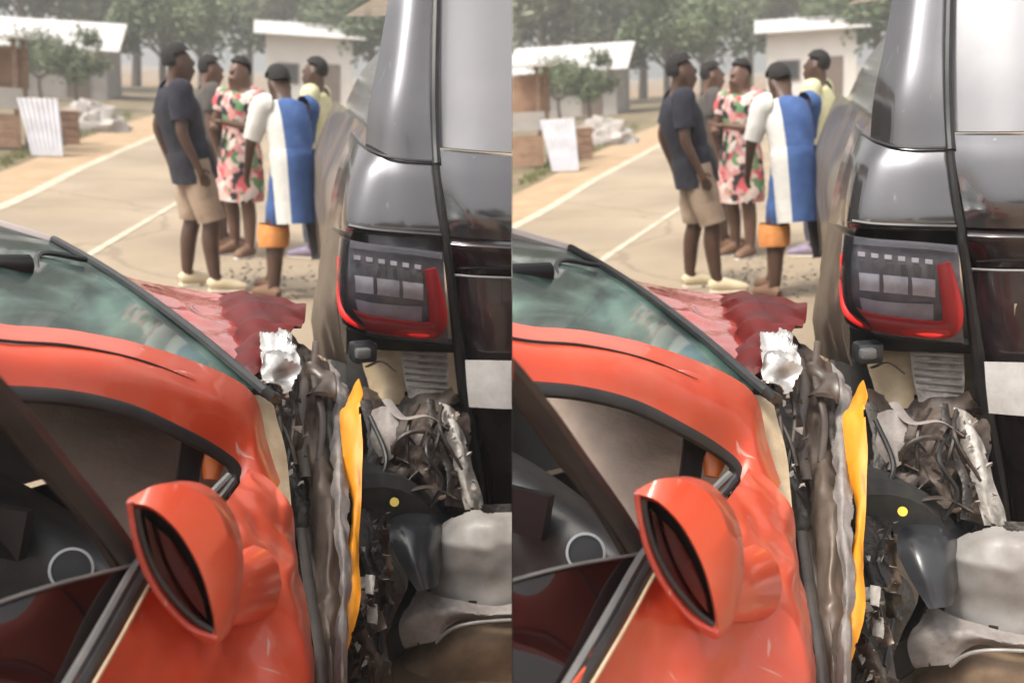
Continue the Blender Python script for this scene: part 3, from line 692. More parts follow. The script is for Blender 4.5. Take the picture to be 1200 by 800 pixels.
    part('vent_cup', tube([vc-ax.normalized()*.03, vc+ax.normalized()*.004], [.031, .030], 24), 'black', C)
    g = [[(20, 455, 2.3), (100, 465, 2.32), (190, 490, 2.34), (262, 525, 2.36)], [(40, 500, 2.25), (120, 520, 2.2), (200, 530, 2.22), (262, 555, 2.28)], [(80, 560, 2.15), (140, 575, 2.1), (210, 580, 2.12), (262, 600, 2.2)], [(110, 650, 2.0), (160, 660, 1.98), (220, 660, 2.0), (262, 670, 2.1)]]
    part('interior_trim', patch(g, 20, 24, .006, crump=.014, freq=3.5, seed=3), 'interior_cloth', C)
    part('orange_piece', tube([(236, 518, 2.12), (242, 538, 2.1), (240, 560, 2.08)], [(.018, .012), (.026, .014), (.014, .01)], 10, res=8, px=True), 'orange', C)  # small orange piece beside the pillar
    part('pillar_trim', patch([[(208, 508, 2.08), (238, 520, 2.1)], [(205, 535, 2.06), (230, 545, 2.08)], [(200, 575, 2.04), (228, 575, 2.06)]], 8, 6, .006, crump=.01, freq=9), 'void', C)
    m = Matrix.Rotation(R(44), 4, 'Z')
    part('seat', join(box((-1.35, 1.75, .55), (.5, .5, .18), R(44), .05), box((-1.58, 1.52, .95), (.5, .14, .75), R(44), .05)), 'interior_cloth', C)
    part('rear_view_mirror', tube([U(-15, 318, 2.6), U(38, 316, 2.75)], [(.02, .03), (.02, .03)], 10), 'black', C)
    # ---- the open door: skin, frame, belt strips, lowered glass
    g = [[(280, 552, 2.03), (296, 560, 2.03), (312, 572, 2.02), (328, 592, 2.0), (336, 645, 2.01), (345, 800, 2.05), (345, 950, 2.1)],
         [(262, 582, 1.88), (286, 592, 1.9), (312, 618, 1.91), (334, 645, 1.92), (344, 700, 1.95), (350, 850, 1.98), (350, 1000, 2.0)],
         [(232, 620, 1.70), (265, 650, 1.71), (303, 680, 1.74), (343, 705, 1.78), (354, 780, 1.82), (356, 920, 1.86), (356, 1100, 1.9)],
         [(158, 700, 1.46), (210, 735, 1.51), (272, 770, 1.57), (346, 785, 1.64), (364, 860, 1.7), (366, 1000, 1.74), (366, 1200, 1.78)],
         [(72, 805, 1.25), (132, 845, 1.31), (222, 885, 1.39), (345, 900, 1.5), (372, 980, 1.56), (375, 1130, 1.6), (375, 1350, 1.62)],
         [(-40, 930, 1.06), (30, 990, 1.1), (150, 1040, 1.18), (320, 1060, 1.3), (370, 1150, 1.36), (375, 1330, 1.4), (375, 1560, 1.42)]]
    dp = part('door', patch(g, 90, 80, .006, crump=.010, freq=4.2, ridge=True, seed=6), 'red_paint', C, label='open dented red front door')
    part('belt_moulding', tube([(168, 640, 1.57), (150, 668, 1.50), (112, 735, 1.375), (72, 803, 1.265), (-35, 980, 1.06)], [(.0075, .012)]*5, 8, res=20, px=True), 'trim_grey', dp)
    part('belt_seal', tube([(180, 645, 1.56), (163, 672, 1.49), (126, 738, 1.372), (86, 806, 1.262), (-20, 985, 1.06)], [(.008, .012)]*5, 8, res=20, px=True), 'rubber', dp)
    part('belt_highlight', tube([(190, 650, 1.56), (172, 676, 1.49), (137, 740, 1.37), (97, 808, 1.26), (-8, 988, 1.06)], [.0028]*5, 6, res=20, px=True), 'beige_metal', dp)  # thin pale line standing in for the highlight beside the seal
    fr = part('window_frame', tube([(158, 662, 1.56), (120, 605, 1.5), (70, 540, 1.42), (22, 478, 1.33), (-40, 412, 1.22), (-120, 360, 1.1)], [(.020, .012)]*6, 8, res=24, px=True), 'frame_grey', dp)
    part('frame_edge', tube([(138, 662, 1.55), (100, 602, 1.49), (50, 540, 1.41), (2, 478, 1.32), (-60, 416, 1.21)], [.007]*5, 8, res=24, px=True), 'rubber', fr)
    part('window_glass', patch([[(152, 655, 1.53), (70, 672, 1.42), (0, 692, 1.34), (-90, 725, 1.2)], [(150, 670, 1.52), (80, 720, 1.38), (10, 760, 1.27), (-80, 800, 1.15)], [(148, 690, 1.5), (105, 745, 1.38), (60, 820, 1.25), (-60, 990, 1.03)]], 12, 16, .004), 'door_glass', dp)
    part('glass_edge', tube([(152, 655, 1.525), (70, 672, 1.415), (0, 692, 1.335), (-90, 725, 1.195)], [.003]*4, 6, res=16, px=True), 'trim_grey', dp)
    part('quarter_trim', tube([(228, 592, 1.92), (246, 572, 1.94), (262, 556, 1.965)], [(.008, .010)]*3, 8, res=8, px=True), 'trim_grey', dp)
    part('quarter_seal', tube([(236, 600, 1.9), (254, 580, 1.92), (268, 562, 1.945)], [(.008, .01)]*3, 8, res=8, px=True), 'rubber', dp)
    # ---- side mirror
    rim = [(150, 583), (174, 590), (202, 616), (224, 652), (239, 692), (247, 742), (217, 727), (188, 694), (169, 660), (157, 622)]
    o1 = [(147, 579), (184, 563), (226, 572), (254, 606), (264, 664), (252, 748), (216, 734), (184, 698), (163, 662), (151, 622)]
    o2 = [(168, 572), (206, 560), (244, 572), (272, 612), (278, 670), (262, 738), (230, 722), (198, 690), (178, 652), (163, 612)]
    o3 = [(196, 594), (220, 584), (246, 592), (268, 626), (272, 668), (262, 712), (242, 706), (218, 680), (206, 652), (198, 622)]
    def loop(P, d, k=1.0, dc=0.0):
        cx = sum(p[0] for p in P)/len(P); cy = sum(p[1] for p in P)/len(P)
        Q = [U(cx+(p[0]-cx)*k, cy+(p[1]-cy)*k, d) for p in P]
        return spline(Q+[Q[0]], 40)[:-1]
    loops = [loop(rim, 1.415, .93), loop(rim, 1.385), loop(o1, 1.40), loop(o2, 1.47), loop(o3, 1.56)]
    bm = bmesh.new(); VL = [[bm.verts.new(p) for p in l] for l in loops]
    for a, b in zip(VL, VL[1:]):
        for k in range(40): bm.faces.new((a[k], a[(k+1) % 40], b[(k+1) % 40], b[k]))
    bm.faces.new(VL[-1]); bmesh.ops.recalc_face_normals(bm, faces=bm.faces[:])
    if True:
        s = sum(f.normal.dot(f.calc_center_median()-U(225, 650, 1.47)) for f in bm.faces)
        if s < 0: bmesh.ops.reverse_faces(bm, faces=bm.faces[:])
    mir = part('side_mirror', bm, 'red_paint', C, ang=60)
    bm = bmesh.new(); lp = loop(rim, 1.46, .95); bm.faces.new([bm.verts.new(p) for p in lp]); bm.normal_update()
    if bm.faces[:][0].normal.y > 0: bmesh.ops.reverse_faces(bm, faces=bm.faces[:])
    part('mirror_well', bm, 'void', mir)
    q = [(166, 600), (196, 628), (218, 662), (232, 700), (236, 722), (214, 712), (190, 684), (176, 652)]
    part('mirror_glass', prism([(x, y, 1.452-.00026*(x-160)-.00002*(y-600)) for x, y in q], .004), 'mirror', mir)
    part('mirror_rim', tube([(149, 582, 1.382), (155, 622, 1.382), (167, 660, 1.382), (186, 695, 1.382), (216, 729, 1.382), (247, 744, 1.382)], [.0045]*6, 8, res=24, px=True), 'red_dusty', mir)
    part('mirror_gasket', tube([(157, 590, 1.384), (163, 622, 1.384), (175, 656, 1.384), (194, 688, 1.384), (220, 718, 1.384), (243, 735, 1.384)], [.004]*6, 8, res=24, px=True), 'rubber', mir)
    part('mirror_arm', tube([(250, 700, 1.5), (270, 692, 1.57), (290, 684, 1.7)], [(.026, .042), (.034, .05), (.048, .066)], 12, res=8, px=True), 'red_paint', mir)
    # ---- rest of the body so the car stands on its wheels
    def B(f, l, z):    # forward along the car from the cowl's near end, left across it
        e1 = Vector((.72, .69, 0)).normalized(); e2 = Vector((-.42, .91, 0)).normalized()
        return NB*1.0+e1*f+e2*l+Vector((0, 0, z-NB.z))
    g = [[B(-2.9, .05, .95), B(-1.7, .0, .95), B(-1.05, .0, .93)], [B(-2.9, -.05, .6), B(-1.7, -.08, .6), B(-1.05, -.08, .6)], [B(-2.9, 0, .25), B(-1.7, -.02, .25), B(-1.05, -.02, .25)]]
    part('rear_side_panel', patch(g, 10, 10, .01, px=False), 'red_paint', C)
    g = [[B(-2.9, 1.55, .98), B(-1.5, 1.6, .98), B(.75, 1.55, .79)], [B(-2.9, 1.62, .6), B(-1.5, 1.66, .6), B(.75, 1.6, .6)], [B(-2.9, 1.58, .25), B(-1.5, 1.6, .25), B(.75, 1.55, .25)]]
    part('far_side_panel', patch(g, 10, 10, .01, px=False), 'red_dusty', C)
    g = [[B(-2.9, 1.55, .95), B(-2.95, .8, .97), B(-2.9, .05, .95)], [B(-3.0, 1.55, .6), B(-3.05, .8, .6), B(-3.0, .0, .6)], [B(-2.9, 1.55, .25), B(-2.95, .8, .25), B(-2.9, .0, .25)]]
    part('rear_panel', patch(g, 10, 10, .01, px=False), 'red_paint', C)
    g = [[B(-2.6, 1.45, 1.05), B(-1.5, 1.5, 1.05), B(-.1, 1.45, 1.0)], [B(-2.6, 1.5, .6), B(-1.5, 1.52, .6), B(-.1, 1.48, .6)], [B(-2.6, 1.48, .3), B(-1.5, 1.5, .3), B(-.1, 1.46, .3)]]
    part('far_door_lining', patch(g, 8, 10, .02, px=False), 'lining', C)
    part('floor_pan', prism([B(-2.9, 1.5, .26), B(.4, 1.5, .26), B(.4, .1, .26), B(-2.9, .1, .26)], .03, px=False), 'void', C)
    part('sill', tube([B(-2.2, .0, .27), B(-.05, .0, .27)], [(.06, .07)]*2, 10), 'red_paint', C)
    e2 = Vector((-.42, .91, 0)).normalized()
    for f, l in ((-2.35, .08), (-2.35, 1.48), (.45, 1.40), (.42, .16)): wheel(C, B(f, l, .31), e2, .31, .19)
def yellow_strip():
    g = [[(405, 470, 2.66), (411, 455, 2.66), (418, 446, 2.66)], [(394, 484, 2.58), (408, 480, 2.57), (419, 470, 2.57)], [(398, 530, 2.5), (409, 528, 2.48), (421, 520, 2.48)],
         [(406, 590, 2.4), (412, 590, 2.38), (419, 590, 2.38)], [(405, 640, 2.3), (409, 642, 2.28), (414, 645, 2.29)], [(398, 690, 2.2), (407, 690, 2.18), (417, 690, 2.19)],
         [(396, 735, 2.12), (403, 735, 2.10), (411, 735, 2.11)], [(390, 800, 2.02), (396, 800, 2.0), (402, 800, 2.01)], [(388, 950, 1.96), (395, 950, 1.94), (402, 950, 1.95)], [(388, 1130, 1.98), (395, 1130, 1.96), (402, 1130, 1.97)]]
    single('torn_yellow_strip', patch(g, 90, 12, .003, crump=.008, freq=7, ridge=True, rag=.2, seed=3), 'yellow_strip', (.12, 1.98, 0), 'long bent yellow strip of body trim wedged upright between the two cars', 'trim strip', 'wedged yellow strips')
# ------------------------------------------------------------------ the dark SUV with its rear corner torn open
def suv():
    C = root('grey_suv', (1.1, 5.0, 0), 'dark grey sport utility vehicle with its rear bumper corner ripped off', 'car', 'twin damaged dark vehicles')
    RX = 2.02   # right flank
    # body side: profile sweeps from the rear corner forward
    def S(d, z):
        x = .235+.028*(d-3.2)
        if z > 1.15: x += (z-1.15)*.42
        if z < .75: x += (.75-z)*.10
        x += max(0, 3.55-d)*.10
        return Vector((x, d, z))
    zs = (1.46, 1.3, 1.12, .95, .78); ds = (3.32, 3.5, 3.8, 4.2, 4.7, 5.5, 6.6, 7.6)
    part('side_panel', patch([[S(d, z) for d in ds] for z in zs], 18, 40, .006, px=False), 'suv_side', C)
    part('side_lower_panel', patch([[S(d, z) for d in (4.75, 5.2, 6, 6.4)] for z in (.8, .55, .3)], 10, 12, .006, px=False), 'suv_side', C)
    part('side_front_panel', patch([[S(d, z) for d in (7.3, 7.6, 7.9)] for z in (.8, .55, .35)], 8, 8, .006, px=False), 'suv_side', C)
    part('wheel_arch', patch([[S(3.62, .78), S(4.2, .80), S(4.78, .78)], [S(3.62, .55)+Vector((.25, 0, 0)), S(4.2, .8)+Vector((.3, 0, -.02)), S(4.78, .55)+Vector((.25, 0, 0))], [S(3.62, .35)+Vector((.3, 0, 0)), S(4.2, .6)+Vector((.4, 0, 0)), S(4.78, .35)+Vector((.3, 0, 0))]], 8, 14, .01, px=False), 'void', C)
    g = [[S(d, 1.47)+Vector((.0, 0, 0)) for d in (3.35, 4, 5, 6.2)], [S(d, 1.66) for d in (3.42, 4.05, 5.05, 6.0)], [S(d, 1.82)+Vector((.05, 0, 0)) for d in (3.55, 4.15, 5.1, 5.7)]]
    part('side_window', patch(g, 8, 14, .006, px=False), 'suv_glass', C)
    part('window_chrome', tube([S(d, 1.465)+Vector((-.006, 0, 0)) for d in (3.4, 3.9, 4.6, 5.6)], [.008]*4, 6, res=12), 'chrome', C)
    # rear quarter above the lamp
    g = [[(407, 150, 3.62), (416, 160, 3.34), (432, 172, 3.16), (462, 180, 3.10), (510, 182, 3.08)],
         [(394, 184, 3.62), (402, 190, 3.32), (418, 196, 3.13), (460, 202, 3.07), (513, 204, 3.055)],
         [(384, 222, 3.62), (394, 226, 3.30), (410, 230, 3.10), (460, 236, 3.045), (516, 237, 3.035)],
         [(379, 252, 3.60), (391, 256, 3.29), (405, 260, 3.085), (460, 265, 3.03), (519, 267, 3.02)],
         [(377, 262, 3.60), (390, 266, 3.29), (406, 270, 3.09), (460, 274, 3.04), (520, 276, 3.03)]]
    part('rear_quarter_panel', patch(g, 24, 26, .006), 'suv_paint', C)
    part('quarter_seam', tube([(404, 262, 3.07), (430, 266, 3.045), (475, 269, 3.02), (519, 271, 3.01)], [.006]*4, 6, res=16, px=True), 'rubber', C)
    part('pillar_seam', tube([(414, 162, 3.3), (432, 172, 3.15), (462, 180, 3.09), (510, 182, 3.07)], [.004]*4, 6, res=16, px=True), 'rubber', C)
    # corner skin beside and below the lamp, going round to the flank
    g = [[(376, 266, 3.62), (383, 268, 3.42), (391, 272, 3.28), (398, 276, 3.19)], [(366, 320, 3.62), (374, 320, 3.42), (384, 322, 3.28), (392, 326, 3.18)], [(360, 372, 3.62), (370, 374, 3.42), (380, 378, 3.28), (392, 382, 3.18)], [(364, 415, 3.5), (378, 420, 3.36), (392, 424, 3.24), (404, 428, 3.16)]]
    part('corner_skin', patch(g, 20, 14, .004, crump=.006, freq=9), 'suv_side', C)
    # D pillar, roof, tailgate glass
    g = [[(458, -45, 3.36), (484, -48, 3.32), (514, -48, 3.31)], [(440, 60, 3.28), (468, 58, 3.2), (510, 56, 3.19)], [(428, 120, 3.25), (456, 122, 3.14), (507, 122, 3.12)], [(424, 168, 3.24), (450, 178, 3.12), (507, 181, 3.085)]]
    part('rear_pillar', patch(g, 14, 12, .008), 'suv_paint', C)
    g = [[(518, -48, 3.31), (600, -48, 3.26), (760, -46, 3.2), (900, -48, 3.26)], [(514, 80, 3.17), (600, 80, 3.11), (760, 80, 3.06), (900, 80, 3.14)], [(513, 164, 3.09), (600, 167, 3.02), (760, 168, 3.0), (900, 164, 3.06)]]
    part('rear_window', patch(g, 14, 24, .006), 'suv_glass', C)
    part('rear_window_edge', tube([(513, -48, 3.28), (510, 80, 3.14), (511, 150, 3.08), (513, 185, 3.04)], [.012]*4, 8, res=14, px=True), 'rubber', C)
    g = [[Vector((x, d, z)) for x, z in ((.46, 1.96), (1.1, 2.0), (1.86, 1.96))] for d, _ in ((3.28, 0), (4, 0), (5.5, 0), (6.4, 0))]
    part('roof', patch(g, 10, 10, .02, px=False), 'suv_paint', C)
    # tailgate: lit upper panel, black band, dark lower panel
    g = [[(516, 168, 3.06), (560, 170, 3.03), (640, 172, 3.0), (780, 172, 2.98), (910, 168, 3.05)],
         [(518, 200, 3.035), (560, 203, 3.0), (640, 205, 2.97), (780, 205, 2.95), (910, 200, 3.02)],
         [(525, 245, 3.02), (562, 248, 2.975), (640, 250, 2.945), (780, 250, 2.93), (910, 246, 3.0)],
         [(529, 272, 3.02), (564, 274, 2.985), (640, 276, 2.955), (780, 276, 2.94), (910, 272, 3.01)]]
    tg = part('tailgate', patch(g, 16, 30, .008), 'suv_paint', C)
    g = [[(530, 274, 3.03), (566, 276, 3.0), (640, 278, 2.97), (780, 278, 2.95), (910, 276, 3.03)], [(531, 282, 3.0), (567, 284, 2.965), (640, 286, 2.94), (780, 286, 2.92), (910, 284, 2.99)], [(533, 300, 3.02), (568, 304, 2.985), (640, 306, 2.955), (780, 306, 2.94), (910, 302, 3.0)], [(535, 318, 3.04), (569, 320, 3.01), (640, 322, 2.98), (780, 322, 2.96), (910, 318, 3.03)]]
    part('tailgate_band', patch(g, 12, 24, .006), 'gloss_black', tg)
    part('tailgate_crease', tube([(536, 319, 3.02), (569, 321, 2.985), (640, 322, 2.955), (780, 322, 2.94), (910, 318, 3.0)], [.004]*5, 6, res=20, px=True), 'trim_grey', tg)
    g = [[(536, 321, 3.04), (572, 323, 3.0), (640, 324, 2.97), (780, 324, 2.95), (910, 320, 3.02)], [(543, 370, 3.03), (574, 372, 2.99), (640, 374, 2.96), (780, 374, 2.94), (910, 370, 3.02)], [(549, 424, 3.05), (576, 424, 3.0), (640, 426, 2.97), (780, 426, 2.95), (910, 420, 3.03)], [(560, 500, 3.08), (580, 500, 3.04), (640, 505, 3.0), (780, 505, 2.98), (910, 500, 3.06)], [(572, 600, 3.15), (590, 600, 3.1), (640, 605, 3.08), (780, 605, 3.06), (910, 600, 3.12)]]
    part('tailgate_lower_panel', patch(g, 24, 24, .008), 'gloss_black', tg)
    part('number_plate', patch([[(549, 423, 2.985), (600, 424, 2.945), (690, 426, 2.91)], [(551, 452, 2.98), (600, 453, 2.94), (690, 455, 2.905)], [(554, 480, 2.98), (600, 483, 2.94), (690, 485, 2.905)]], 6, 10, .006), 'plate_white', tg)
    part('badge_letter', join(*[patch([[(x0, 358, 2.985), (x1, 358, 2.98)], [(x0, 372, 2.985), (x1, 372, 2.98)]], 2, 2, .006) for x0, x1 in ((581, 604),)]), 'chrome', tg)
    part('tailgate_seal', tube([(512, 185, 3.045), (518, 235, 3.025), (526, 290, 3.02), (534, 350, 3.03), (543, 420, 3.04), (553, 490, 3.06), (566, 560, 3.08), (574, 610, 3.1)], [.010, .011, .013, .015, .020, .022, .018, .01], 8, res=40, px=True), 'rubber', C)
    # ---- tail lamp
    g = [[(393, 276, 3.18), (402, 279, 3.09), (430, 283, 3.055), (475, 287, 3.04), (521, 292, 3.03)],
         [(390, 315, 3.17), (399, 318, 3.08), (430, 324, 3.045), (475, 328, 3.03), (523, 332, 3.02)],
         [(391, 352, 3.17), (400, 358, 3.08), (430, 366, 3.045), (475, 370, 3.03), (525, 372, 3.02)],
         [(396, 376, 3.18), (408, 383, 3.09), (432, 391, 3.055), (478, 397, 3.04), (527, 402, 3.03)]]
    lamp = part('tail_lamp', patch(g, 18, 20, .02), 'lens_dark', C)
    part('lamp_upper_strip', patch([[(402, 280, 3.075), (430, 283, 3.04), (475, 287, 3.025), (519, 292, 3.015)], [(402, 288, 3.07), (430, 291, 3.035), (475, 295, 3.02), (519, 300, 3.01)]], 3, 14, .004), 'suv_paint', lamp)
    for a, b in ((411, 434), (438, 466), (470, 496)):
        y = lambda x: 321+(x-411)*.11; dd = lambda x: 3.056-.03*min(1, (x-411)/40)-.01*max(0, (x-450)/45)
        part('reflector_block', patch([[(a, y(a), dd(a)), (b, y(b), dd(b))], [(a+1, y(a)+10, dd(a)-.004), (b, y(b)+10, dd(b)-.004)], [(a+1, y(a)+20, dd(a)), (b, y(b)+20, dd(b))]], 6, 6, .004), 'lens_clear', lamp)
    part('lower_lens', patch([[(412, 350, 3.055), (432, 354, 3.03), (466, 357, 3.015), (494, 358, 3.01)], [(414, 360, 3.055), (432, 364, 3.03), (466, 368, 3.015), (494, 369, 3.01)], [(416, 366, 3.055), (434, 371, 3.03), (466, 375, 3.015), (494, 376, 3.01)]], 6, 14, .004), 'lens_violet', lamp)
    for k in range(6):
        x = 410+15*k; y = 297+k*2.0; d = 3.058-.01*k if k < 3 else 3.02
        part('lamp_cell', patch([[(x, y, d), (x+8, y+1, d-.003)], [(x, y+5, d), (x+8, y+6, d-.003)]], 2, 2, .004), 'lens_clear', lamp)
        part('lamp_cell', patch([[(x+2, y+9, d), (x+9, y+10, d-.003)], [(x+4, y+22, d), (x+10, y+23, d-.003)]], 2, 2, .004), 'trim_grey', lamp)
    part('red_light_bar', tube([(392, 300, 3.104), (393, 325, 3.084), (395, 348, 3.069), (402, 366, 3.044), (420, 376, 3.019), (445, 381, 3.002), (475, 385, 2.988), (500, 387, 2.982), (513, 383, 2.982), (515, 366, 2.982), (511, 340, 2.984), (505, 312, 2.988)],
         [(.005, .006), (.008, .008), (.013, .010), (.020, .012), (.024, .012), (.025, .012), (.025, .012), (.025, .012), (.026, .012), (.026, .012), (.023, .012), (.018, .010)], 12, res=60, px=True, face=(0, 1, 0)), 'lens_red', lamp)
    g = [[(394, 277, 3.094), (404, 279, 3.034), (432, 283, 3.004), (475, 287, 2.984), (521, 292, 2.974)],
         [(390, 315, 3.084), (400, 318, 3.024), (432, 324, 2.984), (475, 328, 2.969), (524, 332, 2.959)],
         [(390, 352, 3.084), (401, 358, 3.019), (432, 366, 2.979), (475, 370, 2.964), (526, 372, 2.956)],
         [(396, 378, 3.094), (410, 386, 3.034), (434, 394, 2.999), (478, 400, 2.984), (528, 404, 2.974)]]
    part('lens_cover', patch(g, 16, 20, .003), 'lens_cover', lamp)
    # ---- torn lower corner
    part('bumper_mount', patch([[(400, 384, 3.2), (440, 396, 3.1), (490, 400, 3.07), (534, 404, 3.05)], [(404, 400, 3.2), (440, 410, 3.12), (490, 412, 3.1), (538, 414, 3.08)]], 6, 20, .02), 'rubber', C)
    part('lamp_socket', box(U(421, 412, 3.05), (.075, .06, .06), .3, .012), 'liner', C)
    part('lamp_plug', box(U(421, 414, 3.01), (.045, .03, .03), .3, .008), 'trim_grey', C)
    g = [[(418, 410, 3.22), (450, 412, 3.2), (478, 410, 3.2)], [(424, 440, 3.18), (450, 440, 3.14), (476, 445, 3.16)], [(430, 470, 3.14), (452, 476, 3.1), (474, 474, 3.12)]]
    part('inner_panel', patch(g, 16, 16, .004, crump=.012, freq=8, rag=.35, seed=21), 'beige_metal', C)
    g = [[(468, 409, 3.16), (496, 410, 3.13), (526, 412, 3.12)], [(472, 440, 3.13), (498, 440, 3.1), (527, 442, 3.1)], [(478, 468, 3.1), (500, 470, 3.08), (526, 474, 3.08)]]
    vp = part('vent_panel', patch(g, 10, 10, .006, crump=.006, freq=8), 'debris_light', C)
    for k in range(7):
        y = 414+8*k; part('vent_rib', tube([(471+k, y, 3.115), (498, y+1, 3.085), (525, y+3, 3.085)], [.004]*3, 6, res=6, px=True), 'bumper_raw', vp)
    g = [[(418, 455, 3.2), (455, 460, 3.18), (500, 462, 3.15), (545, 470, 3.15)], [(424, 500, 3.05), (460, 505, 3.0), (505, 505, 2.98), (548, 510, 3.05)], [(430, 550, 2.95), (466, 545, 2.88), (510, 548, 2.88), (556, 560, 2.98)], [(436, 590, 2.9), (475, 590, 2.84), (520, 590, 2.85), (566, 610, 2.92)]]
    part('crushed_corner', patch([[(a_, b_, c_-.05) for a_, b_, c_ in row] for row in g], 80, 80, .004, crump=.06, freq=5.2, rag=.15, seed=31), 'debris_brown', C)
    part('crushed_fragments', shards([(440, 470, 3.0), (545, 480, 3.0), (560, 600, 2.8), (445, 590, 2.8)], 24, .005, .018, 33, .03), 'debris_brown', C, False, kind='stuff')
    part('pale_fragments', shards([(512, 470, 2.95), (540, 480, 2.95), (574, 610, 2.75), (550, 605, 2.75)], 14, .005, .014, 35, .02), 'debris_light', C, False, kind='stuff')
    rnd = random.Random(5)
    for k in range(4):
        x = 445+rnd.uniform(0, 80); y = 475+rnd.uniform(0, 60)
        part('cable', tube([(x, y, 2.95), (x+rnd.uniform(-25, 25), y+30, 2.82), (x+rnd.uniform(-30, 30), y+60+rnd.uniform(0, 30), 2.8)], [.005, .006, .004], 6, res=12, px=True), 'wiring', C)
    hub = U(487, 532, 2.82)
    for rr_, t_ in ((.068, .012),):
        part('lamp_ring', tube([hub+Vector((math.cos(a)*rr_, -.01+math.sin(a*2)*.006, math.sin(a)*rr_*.9)) for a in [k*2*math.pi/14 for k in range(13)]], [t_*.6]*13, 6, res=30), 'wiring', C)
    for k in range(7):
        a = k*.9; part('lamp_vane', tube([hub+Vector((math.cos(a)*.02, .0, math.sin(a)*.02)), hub+Vector((math.cos(a+.3)*.075, -.01, math.sin(a+.3)*.068))], [(.003, .010), (.002, .014)], 6), 'debris_brown', C)
    part('bent_bracket', patch([[(430, 482, 2.95), (448, 478, 2.9), (466, 488, 2.88)], [(428, 515, 2.88), (446, 518, 2.82), (462, 512, 2.82)], [(436, 548, 2.84), (450, 545, 2.8), (458, 540, 2.8)]], 20, 20, .004, crump=.014, freq=7, rag=.35, seed=61), 'bumper_raw', C)
    part('bent_rail', patch([[(516, 474, 2.98), (530, 478, 2.96), (542, 484, 2.98)], [(526, 520, 2.9), (540, 525, 2.87), (552, 530, 2.9)], [(540, 570, 2.82), (553, 572, 2.8), (566, 578, 2.84)], [(548, 606, 2.78), (560, 606, 2.76), (574, 610, 2.8)]], 40, 14, .005, crump=.014, freq=7, rag=.4, seed=63), 'debris_light', C)
    rp_ = random.Random(77)
    for k in range(22):
        cx, cy = rp_.uniform(430, 545), rp_.uniform(474, 592); d0 = 2.84+.0022*(560-cy)+rp_.uniform(-.04, .04); a = rp_.uniform(0, 3.14); L1, L2 = rp_.uniform(11, 26), rp_.uniform(5, 13); tl = rp_.uniform(-.07, .07)
        ux, uy = math.cos(a), math.sin(a)
        gg = [[(cx+ux*L1*i_-uy*L2*j_, cy+uy*L1*i_+ux*L2*j_, d0+tl*i_+rp_.uniform(-.02, .02)) for j_ in (-1, 0, 1)] for i_ in (-1, 0, 1)]
        part('torn_plate', patch(gg, 12, 10, .003, crump=.010, freq=9, ridge=True, rag=.5, seed=80+k), ('debris_brown', 'debris_dark', 'torn_plastic', 'torn_grey', 'debris_brown')[k % 5], C, ang=25)
    for k in range(12):
        cy = rp_.uniform(600, 800); cx = rp_.uniform(412, 452); d0 = 2.6-.0021*(cy-580)+rp_.uniform(-.03, .03); a = rp_.uniform(.9, 2.2); L1, L2 = rp_.uniform(14, 30), rp_.uniform(4, 9)
        ux, uy = math.cos(a), math.sin(a)
        gg = [[(cx+ux*L1*i_-uy*L2*j_, cy+uy*L1*i_+ux*L2*j_, d0+rp_.uniform(-.025, .025)) for j_ in (-1, 0, 1)] for i_ in (-1, 0, 1)]
        part('torn_plate', patch(gg, 12, 8, .003, crump=.010, freq=9, ridge=True, rag=.45, seed=120+k), ('debris_brown', 'debris_dark', 'torn_plastic', 'torn_grey')[k % 4], C, ang=25)
    for pts, w_, mt in (([(424, 470, 2.98), (436, 520, 2.86), (432, 570, 2.78), (446, 600, 2.74)], .018, 'debris_dark'),
                        ([(450, 470, 2.96), (470, 492, 2.84), (500, 490, 2.84), (524, 505, 2.86)], .014, 'bumper_raw'),
                        ([(438, 575, 2.78), (470, 580, 2.74), (505, 576, 2.74), (535, 590, 2.76)], .016, 'debris_brown'),
                        ([(505, 470, 2.98), (514, 520, 2.86), (530, 560, 2.8), (528, 600, 2.76)], .012, 'debris_dark'),
                        ([(426, 430, 3.1), (444, 424, 3.06), (462, 436, 3.06)], .010, 'torn_grey'),
                        ([(416, 600, 2.62), (424, 660, 2.46), (420, 720, 2.34), (430, 800, 2.18)], .020, 'debris_dark'),
                        ([(440, 620, 2.58), (446, 680, 2.46), (440, 740, 2.36), (448, 800, 2.26)], .016, 'debris_brown')):
        part('bent_strip', tube(pts, [(w_, .003)]*len(pts), 8, res=20, px=True, ref=(1, .3, 0)), mt, C)
    for pts, r_ in (([(430, 490, 2.9), (450, 540, 2.76), (440, 580, 2.72), (470, 600, 2.72)], .007), ([(520, 480, 2.95), (500, 530, 2.76), (520, 570, 2.74), (505, 600, 2.74)], .006),
                    ([(412, 640, 2.5), (430, 690, 2.36), (416, 740, 2.28), (426, 800, 2.16)], .007), ([(446, 610, 2.6), (432, 650, 2.46), (450, 700, 2.4), (440, 770, 2.28)], .005)):
        part('hose', tube(pts, [r_]*len(pts), 8, res=24, px=True), 'rubber', C)
    # wheel liner, and a near-black sheet added for the shade of the hollow
    g = [[(416, 560, 3.0), (470, 565, 3.02), (540, 580, 3.02)], [(416, 640, 2.95), (470, 640, 3.05), (535, 640, 3.0)], [(418, 760, 2.85), (470, 750, 2.95), (515, 720, 2.9)]]
    part('wheel_shade', patch(g, 14, 14, .01, crump=.02, freq=4), 'void', C)
    g = [[(450, 588, 2.80), (478, 582, 2.86), (510, 590, 2.86), (532, 612, 2.82)], [(450, 622, 2.66), (476, 618, 2.66), (508, 622, 2.68), (526, 640, 2.74)], [(464, 662, 2.58), (486, 658, 2.57), (508, 658, 2.60), (520, 668, 2.68)], [(488, 702, 2.54), (500, 700, 2.54), (508, 698, 2.56), (514, 694, 2.6)]]
